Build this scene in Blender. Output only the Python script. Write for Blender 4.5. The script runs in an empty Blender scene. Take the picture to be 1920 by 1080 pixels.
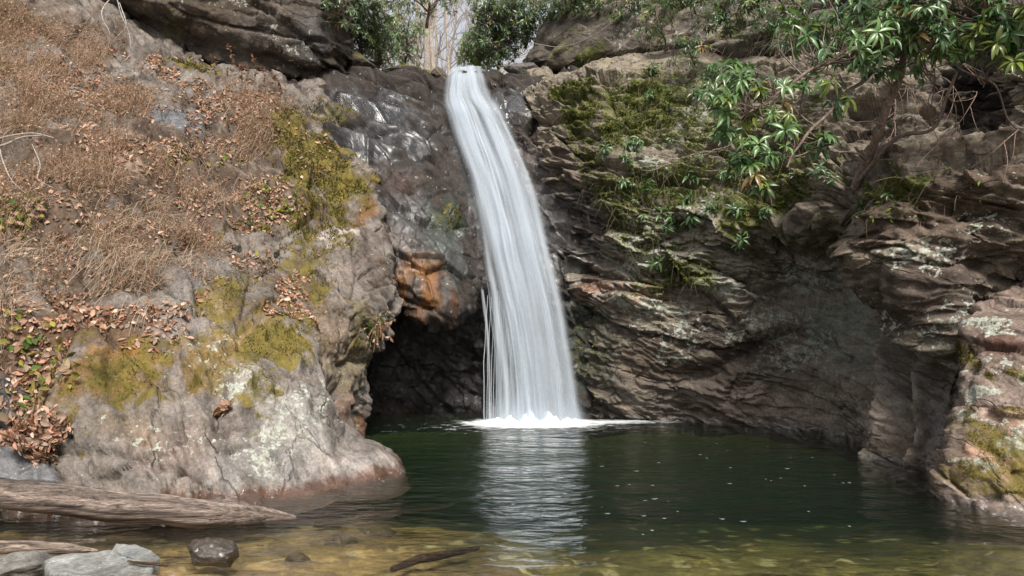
import bpy, math, random
import numpy as np

# ------------------------------------------------------------------ scene, camera, sky, sun, exposure
S = bpy.context.scene
COL = S.collection
PITCH = math.radians(4.5)
FPX = 1280.0                     # focal length in photograph pixels (24 mm on 36 mm)
CAM = np.array((0.0, 0.0, 1.5))
cd = bpy.data.cameras.new('camera')
cam = bpy.data.objects.new('camera', cd)
COL.objects.link(cam)
cam.location = CAM
cam.rotation_euler = (math.radians(90) + PITCH, 0, 0)
cd.sensor_width = 36.0
cd.lens = 24.0
cd.clip_start = 0.05
cd.clip_end = 2000
S.camera = cam

SUN_EL, SUN_AZ = math.radians(46), math.radians(166)      # azimuth clockwise from +Y (the view direction)
W = bpy.data.worlds.new('World')
S.world = W
W.use_nodes = True
wn = W.node_tree.nodes
wl = W.node_tree.links
sky = wn.new('ShaderNodeTexSky')
sky.sky_type = 'NISHITA'
sky.sun_disc = False
sky.sun_elevation = SUN_EL
sky.sun_rotation = SUN_AZ
sky.air_density = 1.0
sky.dust_density = 4.0
sky.ozone_density = 1.0
veil = wn.new('ShaderNodeMix')          # thin bright cloud over the blue
veil.data_type = 'RGBA'
veil.inputs[0].default_value = 0.65
veil.inputs[7].default_value = (5.6, 5.5, 5.5, 1)
wl.new(sky.outputs[0], veil.inputs[6])
wl.new(veil.outputs[2], wn['Background'].inputs[0])
wn['Background'].inputs[1].default_value = 0.095
sd = bpy.data.lights.new('sun', 'SUN')
sd.energy = 3.8
sd.angle = math.radians(18)
sd.color = (1.0, 0.95, 0.88)
sun = bpy.data.objects.new('sun', sd)
COL.objects.link(sun)
sv = np.array((math.sin(SUN_AZ) * math.cos(SUN_EL), math.cos(SUN_AZ) * math.cos(SUN_EL), math.sin(SUN_EL)))
from mathutils import Vector
sun.rotation_euler = Vector(tuple(sv)).to_track_quat('Z', 'Y').to_euler()
S.view_settings.view_transform = 'Standard'
S.view_settings.look = 'None'
S.view_settings.exposure = 0.7
S.view_settings.gamma = 1.0
S.render.engine = 'CYCLES'
S.cycles.max_bounces = 6
S.cycles.transparent_max_bounces = 24
S.cycles.volume_bounces = 0
S.cycles.use_denoising = True
S.cycles.caustics_reflective = False
S.cycles.caustics_refractive = False

rng = np.random.default_rng(11)
random.seed(5)
ct, st = math.cos(PITCH), math.sin(PITCH)


def at(px, py, Y):
    """A point of the place at depth Y that the photograph shows at pixel px, py."""
    u = (px - 960) / FPX
    v = (540 - py) / FPX
    k = Y / (ct - st * v)
    return np.array((u * k, Y, CAM[2] + (st + ct * v) * k))


def onz(px, py, z):
    """The point at height z that the photograph shows at px, py."""
    u = (px - 960) / FPX
    v = (540 - py) / FPX
    k = (z - CAM[2]) / (st + ct * v)
    return np.array((u * k, (ct - st * v) * k, z))


def proj(P):
    d = P - CAM
    f = d[..., 1] * ct + d[..., 2] * st
    up = -d[..., 1] * st + d[..., 2] * ct
    f = np.maximum(f, 1e-3)
    return 960 + FPX * d[..., 0] / f, 540 - FPX * up / f


# ------------------------------------------------------------------ noise
def _h(ix, iy, iz, s):
    h = (ix.astype(np.uint32) * np.uint32(374761393) + iy.astype(np.uint32) * np.uint32(668265263)
         + iz.astype(np.uint32) * np.uint32(2147483647) + np.uint32((s * 974711 + 1013) & 0xffffffff))
    h = (h ^ (h >> np.uint32(13))) * np.uint32(1274126177)
    h = (h ^ (h >> np.uint32(15))) * np.uint32(2246822519)
    return h ^ (h >> np.uint32(16))


_G = np.array([(1, 1, 0), (-1, 1, 0), (1, -1, 0), (-1, -1, 0), (1, 0, 1), (-1, 0, 1), (1, 0, -1), (-1, 0, -1),
               (0, 1, 1), (0, -1, 1), (0, 1, -1), (0, -1, -1), (1, 1, 0), (-1, 1, 0), (0, -1, 1), (0, -1, -1)], float)


def noise(P, s=0):
    P = np.asarray(P, float)
    i = np.floor(P).astype(np.int64)
    f = P - i
    w = f * f * f * (f * (f * 6 - 15) + 10)
    out = np.zeros(P.shape[:-1])
    for dx in (0, 1):
        wx = w[..., 0] if dx else 1 - w[..., 0]
        for dy in (0, 1):
            wy = w[..., 1] if dy else 1 - w[..., 1]
            for dz in (0, 1):
                wz = w[..., 2] if dz else 1 - w[..., 2]
                g = _G[_h(i[..., 0] + dx, i[..., 1] + dy, i[..., 2] + dz, s) & np.uint32(15)]
                out += wx * wy * wz * (g[..., 0] * (f[..., 0] - dx) + g[..., 1] * (f[..., 1] - dy) + g[..., 2] * (f[..., 2] - dz))
    return out


def fbm(P, o=4, s=0, g=0.5):
    P = np.asarray(P, float)
    t = np.zeros(P.shape[:-1])
    a = 1.0
    for k in range(o):
        t += a * noise(P * (2.03 ** k) + 17.3 * k, s + k)
        a *= g
    return t


def ridged(P, o=4, s=0):
    P = np.asarray(P, float)
    t = np.zeros(P.shape[:-1])
    a = 1.0
    for k in range(o):
        t += a * (1 - 2 * np.abs(noise(P * (2.03 ** k) + 9.1 * k, s + k)))
        a *= 0.5
    return t - 1.0


def worley(P, s=0, jit=0.95):
    """F1, F2, a random number and the offset to the centre of the nearest cell."""
    P = np.asarray(P, float)
    i = np.floor(P).astype(np.int64)
    F1 = np.full(P.shape[:-1], 9.0)
    F2 = F1.copy()
    ID = np.zeros(P.shape[:-1], np.uint32)
    D = np.zeros(P.shape)
    for dx in (-1, 0, 1):
        for dy in (-1, 0, 1):
            for dz in (-1, 0, 1):
                c = i + (dx, dy, dz)
                h = _h(c[..., 0], c[..., 1], c[..., 2], s)
                off = np.stack(((h & np.uint32(1023)) / 1023.0, ((h >> np.uint32(10)) & np.uint32(1023)) / 1023.0,
                                ((h >> np.uint32(20)) & np.uint32(1023)) / 1023.0), -1)
                d = P - (c + 0.5 + (off - 0.5) * jit)
                q = np.sqrt((d * d).sum(-1))
                n = q < F1
                F2 = np.where(n, F1, np.minimum(F2, q))
                F1 = np.where(n, q, F1)
                ID = np.where(n, h, ID)
                D = np.where(n[..., None], d, D)
    return F1, F2, ID, D


def facet(P, s=0):
    """Blocky broken rock: every cell is a tilted plane."""
    F1, F2, ID, D = worley(P, s)
    r = lambda k: ((ID * np.uint32(2654435761 + 97 * k)) >> np.uint32(12)) % 1000 / 500.0 - 1
    return r(1) * D[..., 0] + r(2) * D[..., 1] + r(3) * D[..., 2] + 0.45 * r(4), F2 - F1


def sm(a, b, x):
    t = np.clip((x - a) / (b - a), 0, 1)
    return t * t * (3 - 2 * t)


def rotx(P, dip, az=0.0):
    """Coordinates along beds: x along, y across, z through the beds dipping by dip in the picture plane."""
    c, s_ = math.cos(dip), math.sin(dip)
    c2, s2 = math.cos(az), math.sin(az)
    x = P[..., 0] * c + P[..., 2] * s_
    z = -P[..., 0] * s_ + P[..., 2] * c
    y = P[..., 1] * c2 + z * s2
    z = z * c2 - P[..., 1] * s2
    return np.stack((x, y, z), -1)


# ------------------------------------------------------------------ meshes
class MB:
    """Collects quads and triangles (with a colour per vertex) and links them as ONE mesh object."""
    def __init__(self):
        self.v, self.c, self.q, self.t, self.n = [], [], [], [], 0

    def add(self, v, q=None, t=None, c=(1, 1, 1)):
        v = np.asarray(v, float).reshape(-1, 3)
        self.v.append(v)
        c = np.asarray(c, float)
        self.c.append(np.broadcast_to(c, v.shape) if c.ndim == 1 else c.reshape(-1, 3))
        if q is not None and len(q):
            self.q.append(np.asarray(q).reshape(-1, 4) + self.n)
        if t is not None and len(t):
            self.t.append(np.asarray(t).reshape(-1, 3) + self.n)
        self.n += len(v)

    def build(self, name, mat, parent=None, loc=None, smooth=True, masks=None):
        v = np.concatenate(self.v)
        c = np.concatenate(self.c)
        loc = np.zeros(3) if loc is None else np.asarray(loc, float)
        me = bpy.data.meshes.new(name)
        qs = np.concatenate(self.q) if self.q else np.zeros((0, 4), int)
        ts = np.concatenate(self.t) if self.t else np.zeros((0, 3), int)
        me.vertices.add(len(v))
        me.vertices.foreach_set('co', (v - loc).astype(np.float32).ravel())
        nl = 4 * len(qs) + 3 * len(ts)
        me.loops.add(nl)
        me.loops.foreach_set('vertex_index', np.concatenate((qs.ravel(), ts.ravel())).astype(np.int32))
        me.polygons.add(len(qs) + len(ts))
        ls = np.concatenate((np.arange(len(qs)) * 4, 4 * len(qs) + np.arange(len(ts)) * 3)).astype(np.int32)
        me.polygons.foreach_set('loop_start', ls)
        me.polygons.foreach_set('use_smooth', np.full(len(ls), smooth))
        me.update(calc_edges=True)
        a = me.color_attributes.new('Col', 'FLOAT_COLOR', 'POINT')
        a.data.foreach_set('color', np.concatenate((c, np.ones((len(c), 1))), 1).astype(np.float32).ravel())
        if masks is not None:
            a = me.color_attributes.new('Mask', 'FLOAT_COLOR', 'POINT')
            a.data.foreach_set('color', np.concatenate((masks, np.ones((len(c), 1))), 1).astype(np.float32).ravel())
        me.materials.append(mat)
        me.validate()
        o = bpy.data.objects.new(name, me)
        COL.objects.link(o)
        o.location = loc
        if parent is not None:
            o.parent = parent
            o.location = loc - np.array(parent.location)
        return o


def tag(o, label=None, cat=None, group=None, kind=None):
    if label: o['label'] = label
    if cat: o['category'] = cat
    if group: o['group'] = group
    if kind: o['kind'] = kind
    return o


def thing(name, loc, label, cat, group=None):
    o = bpy.data.objects.new(name, None)
    COL.objects.link(o)
    o.location = loc
    o.empty_display_size = 0.1
    return tag(o, label, cat, group)


def gridq(nu, nv, wrap=False):
    m = nv if wrap else nv - 1
    i, j = np.meshgrid(np.arange(nu - 1), np.arange(m), indexing='ij')
    j2 = (j + 1) % nv
    return np.stack((i * nv + j, (i + 1) * nv + j, (i + 1) * nv + j2, i * nv + j2), -1).reshape(-1, 4)


def frames(P):
    T = np.gradient(P, axis=0)
    T /= np.linalg.norm(T, axis=1, keepdims=True) + 1e-9
    up = np.where(np.abs(T[:, 2:3]) > 0.9, np.array([[1.0, 0, 0]]), np.array([[0, 0, 1.0]]))
    A = np.cross(T, up)
    A /= np.linalg.norm(A, axis=1, keepdims=True) + 1e-9
    return T, A, np.cross(A, T)


def tube(mb, P, R, n=6, c=(1, 1, 1), cap=False):
    P = np.asarray(P, float)
    R = np.broadcast_to(np.asarray(R, float), (len(P),))
    T, A, B = frames(P)
    a = np.linspace(0, 2 * np.pi, n, endpoint=False)
    V = P[:, None] + R[:, None, None] * (np.cos(a)[None, :, None] * A[:, None] + np.sin(a)[None, :, None] * B[:, None])
    mb.add(V, gridq(len(P), n, True), c=c)


def spline(pts, n):
    """Catmull-Rom through the points, n samples."""
    pts = np.asarray(pts, float)
    P = np.concatenate((2 * pts[:1] - pts[1:2], pts, 2 * pts[-1:] - pts[-2:-1]))
    t = np.linspace(0, len(pts) - 1 - 1e-6, n)
    i = t.astype(int)
    f = (t - i)[:, None]
    a, b, c, d = P[i], P[i + 1], P[i + 2], P[i + 3]
    return 0.5 * (2 * b + (c - a) * f + (2 * a - 5 * b + 4 * c - d) * f ** 2 + (3 * b - a - 3 * c + d) * f ** 3)


def wob(pts, n, amp, s):
    P = spline(pts, n)
    q = P * 2.2
    off = np.stack((noise(q, s), noise(q, s + 1), noise(q, s + 2)), -1) * amp
    e = np.minimum(np.linspace(0, 6, n), 1)[:, None]
    return P + off * e


def cr_axis(A, ts, axis):
    """Catmull-Rom resampling of an array along one axis at parameters ts (softened so it does not overshoot much)."""
    A = np.moveaxis(A, axis, 0)
    n = len(A)
    P = np.concatenate((2 * A[:1] - A[1:2], A, 2 * A[-1:] - A[-2:-1]))
    i = np.minimum(ts.astype(int), n - 2)
    f = (ts - i).reshape((-1,) + (1,) * (A.ndim - 1))
    a, b, c, d = P[i], P[i + 1], P[i + 2], P[i + 3]
    k = 0.42
    m1, m2 = k * (c - a), k * (d - b)
    o = (2 * f ** 3 - 3 * f ** 2 + 1) * b + (f ** 3 - 2 * f ** 2 + f) * m1 + (-2 * f ** 3 + 3 * f ** 2) * c + (f ** 3 - f ** 2) * m2
    return np.moveaxis(o, 0, axis)


class Rock:
    """A rock mass: a loft through rows of surveyed points, broken up by noise along its normals."""
    def __init__(self, rows, nr, nc):
        K = np.array([[p if isinstance(p, np.ndarray) else at(*p) for p in r] for r in rows])
        self.K = K

        def par(n, L):
            L = np.concatenate(([0], np.cumsum(np.maximum(L, 0.25 * L.mean()))))
            return np.interp(np.linspace(0, L[-1], n), L, np.arange(len(L)))
        # the share of samples follows how far apart the rows and columns stand
        sr = par(nr, np.linalg.norm(np.diff(K, axis=0), axis=2).mean(1))
        sc = par(nc, np.linalg.norm(np.diff(K, axis=1), axis=2).mean(0))
        self.V = cr_axis(cr_axis(K, sr, 0), sc, 1)
        self.nr, self.nc = nr, nc
        self.V0 = self.V.copy()
        self.N0 = self.normals().copy()

    def normals(self):
        du = np.gradient(self.V, axis=1)
        dv = np.gradient(self.V, axis=0)
        n = np.cross(du, dv)
        self.N = n / (np.linalg.norm(n, axis=2, keepdims=True) + 1e-9)
        return self.N

    def smooth_normals(self, it=12):
        N = self.normals().copy()
        for _ in range(it):
            N[1:-1] = (N[:-2] + 2 * N[1:-1] + N[2:]) / 4
            N[:, 1:-1] = (N[:, :-2] + 2 * N[:, 1:-1] + N[:, 2:]) / 4
        return N / (np.linalg.norm(N, axis=2, keepdims=True) + 1e-9)

    def push(self, d):
        self.V = self.V + self.smooth_normals() * d[..., None]

    def done(self):
        self.normals()
        self.px, self.py = proj(self.V)

    def idx(self, px, py, r=14):
        q = (self.px - px) ** 2 + (self.py - py) ** 2
        m = q < r * r
        if not m.any():
            return np.unravel_index(np.argmin(q), q.shape)
        y = np.where(m, self.V[..., 1] + q * 1e-4, 1e9)
        return np.unravel_index(np.argmin(y), y.shape)

    def loc(self, px, py):
        return self.V[self.idx(px, py)]

    def ell(self, px, py, rx, ry, ang=0.0, P=None):
        """Distance (1 at the rim) from the centre of an ellipse lying ON the surface."""
        P = self.V0 if P is None else P
        a = math.radians(ang)
        i = self.idx(px, py)
        c = self.V0[i]
        n = self.N0[max(0, i[0] - 6):i[0] + 7, max(0, i[1] - 6):i[1] + 7].reshape(-1, 3).mean(0)
        n /= np.linalg.norm(n)
        m = c[1] / FPX
        ux = np.array((1.0, 0, 0))
        uz = np.array((0, 0, 1.0))

        def lay(dx, dz):                       # a picture-plane step laid onto the tangent plane
            w = ux * dx + uz * dz
            nyv = n[1] if abs(n[1]) > 0.3 else math.copysign(0.3, n[1] if n[1] else -1)
            w[1] = -(w[0] * n[0] + w[2] * n[2]) / nyv
            w *= 1 + w[1] / c[1] * 0.0
            return w
        A = lay(math.cos(a) * rx * m, math.sin(a) * rx * m)
        B = lay(-math.sin(a) * ry * m, math.cos(a) * ry * m)
        M = np.linalg.pinv(np.stack((A, B), 1))
        d = P - c
        st_ = d @ M.T
        nd = d @ n
        R = max(np.linalg.norm(A), np.linalg.norm(B))
        return np.sqrt((st_ ** 2).sum(-1) + (nd / (0.9 * R + 0.15)) ** 2)

    def crack(self, lines, depth, w, C=None):
        """Open joints along lines on the surface (photo pixels pick the points): returns the push and its mask."""
        m = np.zeros(self.V.shape[:2])
        qx, qy = proj(self.V0)
        for ln in lines:
            pts = []
            for (x, y) in ln:
                q = (qx - x) ** 2 + (qy - y) ** 2
                y_ = np.where(q < 400, self.V0[..., 1] + q * 1e-3, 1e9) if (q < 400).any() else q
                pts.append(self.V0[np.unravel_index(np.argmin(y_), q.shape)])
            Pl = spline(pts, 14 * len(pts))
            Pl = Pl + np.stack([noise(Pl * 3.1, 900 + k) for k in range(3)], 1) * .10
            lo, hi = Pl.min(0) - .4, Pl.max(0) + .4
            ii = np.where(((self.V0 > lo) & (self.V0 < hi)).all(-1))
            Q = self.V0[ii]
            d = np.full(len(Q), 9.0)
            for k in range(len(Pl)):
                d = np.minimum(d, np.linalg.norm(Q - Pl[k], axis=1))
            ww = w * (1 + .8 * noise(Q * 2.0, 910))
            m[ii] = np.maximum(m[ii], np.exp(-(d / ww) ** 2) * (.55 + .6 * noise(Q * 1.7, 911).clip(-.6, .7)))
        self.cr = m
        return -depth * m

    def paint(self, base, patches, warp=0.5, s=0):
        V = self.V
        C = np.array(base, float)
        n1 = fbm(V * 1.1, 5, s + 40, 0.6)
        n2 = fbm(V * 3.7, 4, s + 50, 0.6)
        self.n1, self.n2 = n1, n2
        for (px, py, rx, ry, ang, col, k, hard) in patches:
            m = k * sm(0.5 - hard, 0.5 + hard, 1 - self.ell(px, py, rx, ry, ang) * 0.72 + (n1 * 0.45 + n2 * 0.38) * warp * 1.6)
            C = C * (1 - m[..., None]) + np.array(col) * m[..., None]
        self.C = C
        return C

    def field(self, patches, warp=0.5):
        """A 0..1 mask from (px, py, rx, ry, angle, value, hardness) patches on the surface."""
        F = np.zeros(self.V.shape[:2])
        for (px, py, rx, ry, ang, k, hard) in patches:
            m = k * sm(0.5 - hard, 0.5 + hard, 1 - self.ell(px, py, rx, ry, ang) * 0.72 + (self.n1 * 0.45 + self.n2 * 0.38) * warp * 1.6)
            F = np.maximum(F, m)
        return F

    def build(self, name, mat, masks, loc=None):
        mb = MB()
        mb.add(self.V, gridq(self.nr, self.nc), c=self.C)
        return mb.build(name, mat, loc=loc, masks=masks.reshape(-1, 3))

    def sample(self, wgt, n, r=None):
        """n random surface points (with normals), drawn by area times weight."""
        r = r or rng
        V = self.V
        ar = np.linalg.norm(np.cross(V[1:, :-1] - V[:-1, :-1], V[:-1, 1:] - V[:-1, :-1]), axis=2)
        p = (ar * wgt[:-1, :-1]).ravel()
        p /= p.sum()
        k = r.choice(len(p), n, p=p)
        i, j = np.unravel_index(k, ar.shape)
        a, b = r.random((n, 1)), r.random((n, 1))
        P = V[i, j] + a * (V[i + 1, j] - V[i, j]) + b * (V[i, j + 1] - V[i, j])
        return P, self.N[i, j]


# ------------------------------------------------------------------ materials
def mat(name):
    m = bpy.data.materials.new(name)
    m.use_nodes = True
    nt = m.node_tree
    return m, nt, nt.nodes['Principled BSDF'], nt.nodes['Material Output']


def nd(nt, typ, **kw):
    n = nt.nodes.new(typ)
    for k, v in kw.items():
        if k.startswith('i_'):
            n.inputs[k[2:].replace('_', ' ')].default_value = v
        else:
            setattr(n, k, v)
    return n


def mth(nt, op, a, b=None, c=None):
    n = nt.nodes.new('ShaderNodeMath')
    n.operation = op
    for i, x in enumerate((a, b, c)):
        if x is None:
            continue
        if isinstance(x, (int, float)):
            n.inputs[i].default_value = x
        else:
            nt.links.new(x, n.inputs[i])
    return n.outputs[0]


def mapr(nt, x, a, b, c, d):
    n = nt.nodes.new('ShaderNodeMapRange')
    n.inputs[1].default_value, n.inputs[2].default_value, n.inputs[3].default_value, n.inputs[4].default_value = a, b, c, d
    nt.links.new(x, n.inputs[0])
    return n.outputs[0]


def mixc(nt, fac, a, b, blend='MIX'):
    n = nt.nodes.new('ShaderNodeMix')
    n.data_type = 'RGBA'
    n.blend_type = blend
    n.clamp_factor = True
    for sock, x in ((n.inputs[0], fac), (n.inputs[6], a), (n.inputs[7], b)):
        if isinstance(x, (int, float)):
            sock.default_value = x
        elif isinstance(x, tuple):
            sock.default_value = x + (1,)
        else:
            nt.links.new(x, sock)
    return n.outputs[2]


def noise_node(nt, vec, scale, detail=6, rough=0.6, dist=0.0):
    n = nd(nt, 'ShaderNodeTexNoise')
    n.inputs['Scale'].default_value = scale
    n.inputs['Detail'].default_value = detail
    n.inputs['Roughness'].default_value = rough
    n.inputs['Distortion'].default_value = dist
    nt.links.new(vec, n.inputs['Vector'])
    return n.outputs['Fac']


def rock_material(name, strata=0.0, stretch=1.0, bump=1.0, wr=.14, moss_a=(0.060, 0.054, 0.014), moss_b=(0.175, 0.135, 0.03), chip=1.0):
    """Stone coloured by its own minerals, moss and lichen; Mask = wet, moss, lichen."""
    m, nt, bs, out = mat(name)
    L = nt.links
    geo = nd(nt, 'ShaderNodeNewGeometry')
    mp = nd(nt, 'ShaderNodeMapping', vector_type='TEXTURE')
    mp.inputs['Rotation'].default_value = (0, -strata, 0)
    mp.inputs['Scale'].default_value = (1.25, 1.25, 1.0 / stretch)
    L.new(geo.outputs['Position'], mp.inputs[0])
    v = mp.outputs[0]
    col = nd(nt, 'ShaderNodeVertexColor', layer_name='Col').outputs[0]
    msk = nd(nt, 'ShaderNodeVertexColor', layer_name='Mask').outputs[0]
    sep = nd(nt, 'ShaderNodeSeparateColor')
    L.new(msk, sep.inputs[0])
    wet, moss, lich = sep.outputs
    big = noise_node(nt, v, 4.0, 7, 0.58, 0.3)
    fine = noise_node(nt, geo.outputs['Position'], 30.0, 7, 0.68)
    vv = nd(nt, 'ShaderNodeVectorMath', operation='ADD')
    wn_ = nd(nt, 'ShaderNodeTexNoise')
    wn_.inputs['Scale'].default_value = 2.2
    wn_.inputs['Detail'].default_value = 4
    L.new(v, wn_.inputs['Vector'])
    wsc = nd(nt, 'ShaderNodeVectorMath', operation='SCALE')
    wsc.inputs['Scale'].default_value = .55
    L.new(wn_.outputs['Color'], wsc.inputs[0])
    L.new(v, vv.inputs[0])
    L.new(wsc.outputs[0], vv.inputs[1])

    def joints(scale, w):
        vo = nd(nt, 'ShaderNodeTexVoronoi', feature='DISTANCE_TO_EDGE')
        vo.inputs['Scale'].default_value = scale
        L.new(vv.outputs[0], vo.inputs['Vector'])
        return mapr(nt, vo.outputs['Distance'], 0.0, w, 1.0, 0.0)
    gate = mapr(nt, noise_node(nt, geo.outputs['Position'], .9, 3, .5), .46, .56, 0, 1)
    jn = mth(nt, 'MULTIPLY', joints(.8, .02), gate)
    grit = noise_node(nt, geo.outputs['Position'], 190.0, 3, 0.7)
    b1 = mapr(nt, big, 0.3, 0.7, 0.62, 1.36)
    b2 = mapr(nt, fine, 0.28, 0.72, 0.55, 1.45)
    b3 = mapr(nt, grit, 0.3, 0.7, 0.72, 1.28)
    mul = mth(nt, 'MULTIPLY', mth(nt, 'MULTIPLY', b1, b2), b3)
    cc = nd(nt, 'ShaderNodeCombineColor')
    for k in range(3):
        L.new(mul, cc.inputs[k])
    c = mixc(nt, 1.0, col, cc.outputs[0], 'MULTIPLY')
    c = mixc(nt, mth(nt, 'MULTIPLY', jn, .4), c, (.03, .026, .022))
    # weather stains running with the beds, dark algae and pale scour
    stn = noise_node(nt, v, 1.15, 9, .68, .6)
    c = mixc(nt, mapr(nt, stn, .50, .66, 0, .72), c, mixc(nt, 1.0, c, (.36, .32, .29), 'MULTIPLY'))
    stn2 = noise_node(nt, v, 2.9, 9, .72, .3)
    c = mixc(nt, mapr(nt, stn2, .54, .70, 0, .6), c, mixc(nt, 1.0, c, (1.75, 1.68, 1.6), 'MULTIPLY'))
    # warm and cold mineral drift
    tint = noise_node(nt, v, 2.3, 5, 0.6)
    c = mixc(nt, mapr(nt, tint, 0.4, 0.75, 0.0, 0.28), c, mixc(nt, 1.0, c, (1.1, 0.95, 0.78), 'MULTIPLY'))
    # lichen: pale crusts with a scalloped rim
    ln = noise_node(nt, geo.outputs['Position'], 9.0, 6, 0.62)
    ln2 = noise_node(nt, geo.outputs['Position'], 31.0, 4, 0.6)
    lv = mth(nt, 'ADD', mth(nt, 'ADD', lich, mapr(nt, ln, 0.3, 0.7, -0.55, 0.55)), mapr(nt, ln2, 0.3, 0.7, -0.22, 0.22))
    lf = mapr(nt, lv, 0.46, 0.60, 0.0, 0.88)
    lc = mixc(nt, mapr(nt, ln2, .35, .65, 0, 1), (0.24, 0.255, 0.21), (0.47, 0.485, 0.42))
    c = mixc(nt, lf, c, lc)
    # moss: fuzzy cushions
    mn = noise_node(nt, geo.outputs['Position'], 7.0, 7, 0.68)
    mf = mapr(nt, mth(nt, 'ADD', moss, mapr(nt, mn, 0.3, 0.7, -0.6, 0.6)), 0.36, 0.86, 0.0, 0.93)
    mcol = mixc(nt, mapr(nt, noise_node(nt, geo.outputs['Position'], 3.0, 6, 0.65), 0.35, 0.65, 0, 1), moss_a, moss_b)
    mcol = mixc(nt, 1.0, mcol, mixc(nt, b2, (0.4, 0.4, 0.4), (1.25, 1.25, 1.25)), 'MULTIPLY')
    c = mixc(nt, mf, c, mcol)
    c = mixc(nt, mapr(nt, wet, 0.0, 1.0, 0.0, 0.55), c, mixc(nt, 1.0, c, (0.42, 0.42, 0.42), 'MULTIPLY'))
    L.new(c, bs.inputs['Base Color'])
    dry = mth(nt, 'MULTIPLY', wet, mth(nt, 'SUBTRACT', 1.0, mf))
    rg = mth(nt, 'ADD', mapr(nt, dry, 0.0, 1.0, 0.88, wr), mapr(nt, fine, 0.3, 0.7, -0.05, 0.08))
    L.new(rg, bs.inputs['Roughness'])
    L.new(mapr(nt, dry, 0, 1, 0.25, 0.9), bs.inputs['Specular IOR Level'])
    L.new(mapr(nt, dry, .45, 1, 0, .6), bs.inputs['Coat Weight'])
    bs.inputs['Coat Roughness'].default_value = wr
    def chips(scale):
        vo = nd(nt, 'ShaderNodeTexVoronoi')
        vo.inputs['Scale'].default_value = scale
        L.new(vv.outputs[0], vo.inputs['Vector'])
        df_ = nd(nt, 'ShaderNodeVectorMath', operation='SUBTRACT')
        L.new(vv.outputs[0], df_.inputs[0])
        L.new(vo.outputs['Position'], df_.inputs[1])
        rc = nd(nt, 'ShaderNodeVectorMath', operation='SUBTRACT')
        L.new(vo.outputs['Color'], rc.inputs[0])
        rc.inputs[1].default_value = (.5, .5, .5)
        dt = nd(nt, 'ShaderNodeVectorMath', operation='DOT_PRODUCT')
        L.new(df_.outputs[0], dt.inputs[0])
        L.new(rc.outputs[0], dt.inputs[1])
        return mth(nt, 'MULTIPLY', dt.outputs['Value'], scale)
    chp = mth(nt, 'ADD', mth(nt, 'MULTIPLY', chips(3.4), .62), mth(nt, 'MULTIPLY', chips(9.0), .26))
    h = mth(nt, 'ADD', mth(nt, 'ADD', mth(nt, 'MULTIPLY', big, 0.30), mth(nt, 'MULTIPLY', chp, chip)), mth(nt, 'ADD', mth(nt, 'MULTIPLY', fine, 0.17), mth(nt, 'MULTIPLY', grit, 0.03)))
    h = mth(nt, 'SUBTRACT', h, mth(nt, 'MULTIPLY', jn, .22))
    mfz = noise_node(nt, geo.outputs['Position'], 85.0, 3, 0.7)
    h = mth(nt, 'ADD', h, mth(nt, 'MULTIPLY', mf, mth(nt, 'MULTIPLY', mfz, 0.16)))
    h = mth(nt, 'ADD', h, mth(nt, 'MULTIPLY', lf, 0.02))
    bp = nd(nt, 'ShaderNodeBump')
    L.new(mapr(nt, dry, 0, 1, .9 * bump, .62 * bump), bp.inputs['Strength'])
    bp.inputs['Distance'].default_value = 0.095
    L.new(h, bp.inputs['Height'])
    L.new(bp.outputs[0], bs.inputs['Normal'])
    return m


def leaf_material(name, rough=0.4, trans=0.25, spec=0.5, var=0.3):
    m, nt, bs, out = mat(name)
    L = nt.links
    col = nd(nt, 'ShaderNodeVertexColor', layer_name='Col').outputs[0]
    geo = nd(nt, 'ShaderNodeNewGeometry')
    n = noise_node(nt, geo.outputs['Position'], 60.0, 3, 0.6)
    c = mixc(nt, mapr(nt, n, 0.3, 0.7, 0, var), col, mixc(nt, 1.0, col, (0.5, 0.55, 0.5), 'MULTIPLY'))
    L.new(c, bs.inputs['Base Color'])
    bs.inputs['Roughness'].default_value = rough
    bs.inputs['Specular IOR Level'].default_value = spec
    tr = nd(nt, 'ShaderNodeBsdfTranslucent')
    L.new(mixc(nt, 1.0, c, (1.3, 1.35, 0.7), 'MULTIPLY'), tr.inputs[0])
    mx = nd(nt, 'ShaderNodeMixShader')
    mx.inputs[0].default_value = trans
    L.new(bs.outputs[0], mx.inputs[1])
    L.new(tr.outputs[0], mx.inputs[2])
    L.new(mx.outputs[0], out.inputs[0])
    return m


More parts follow.
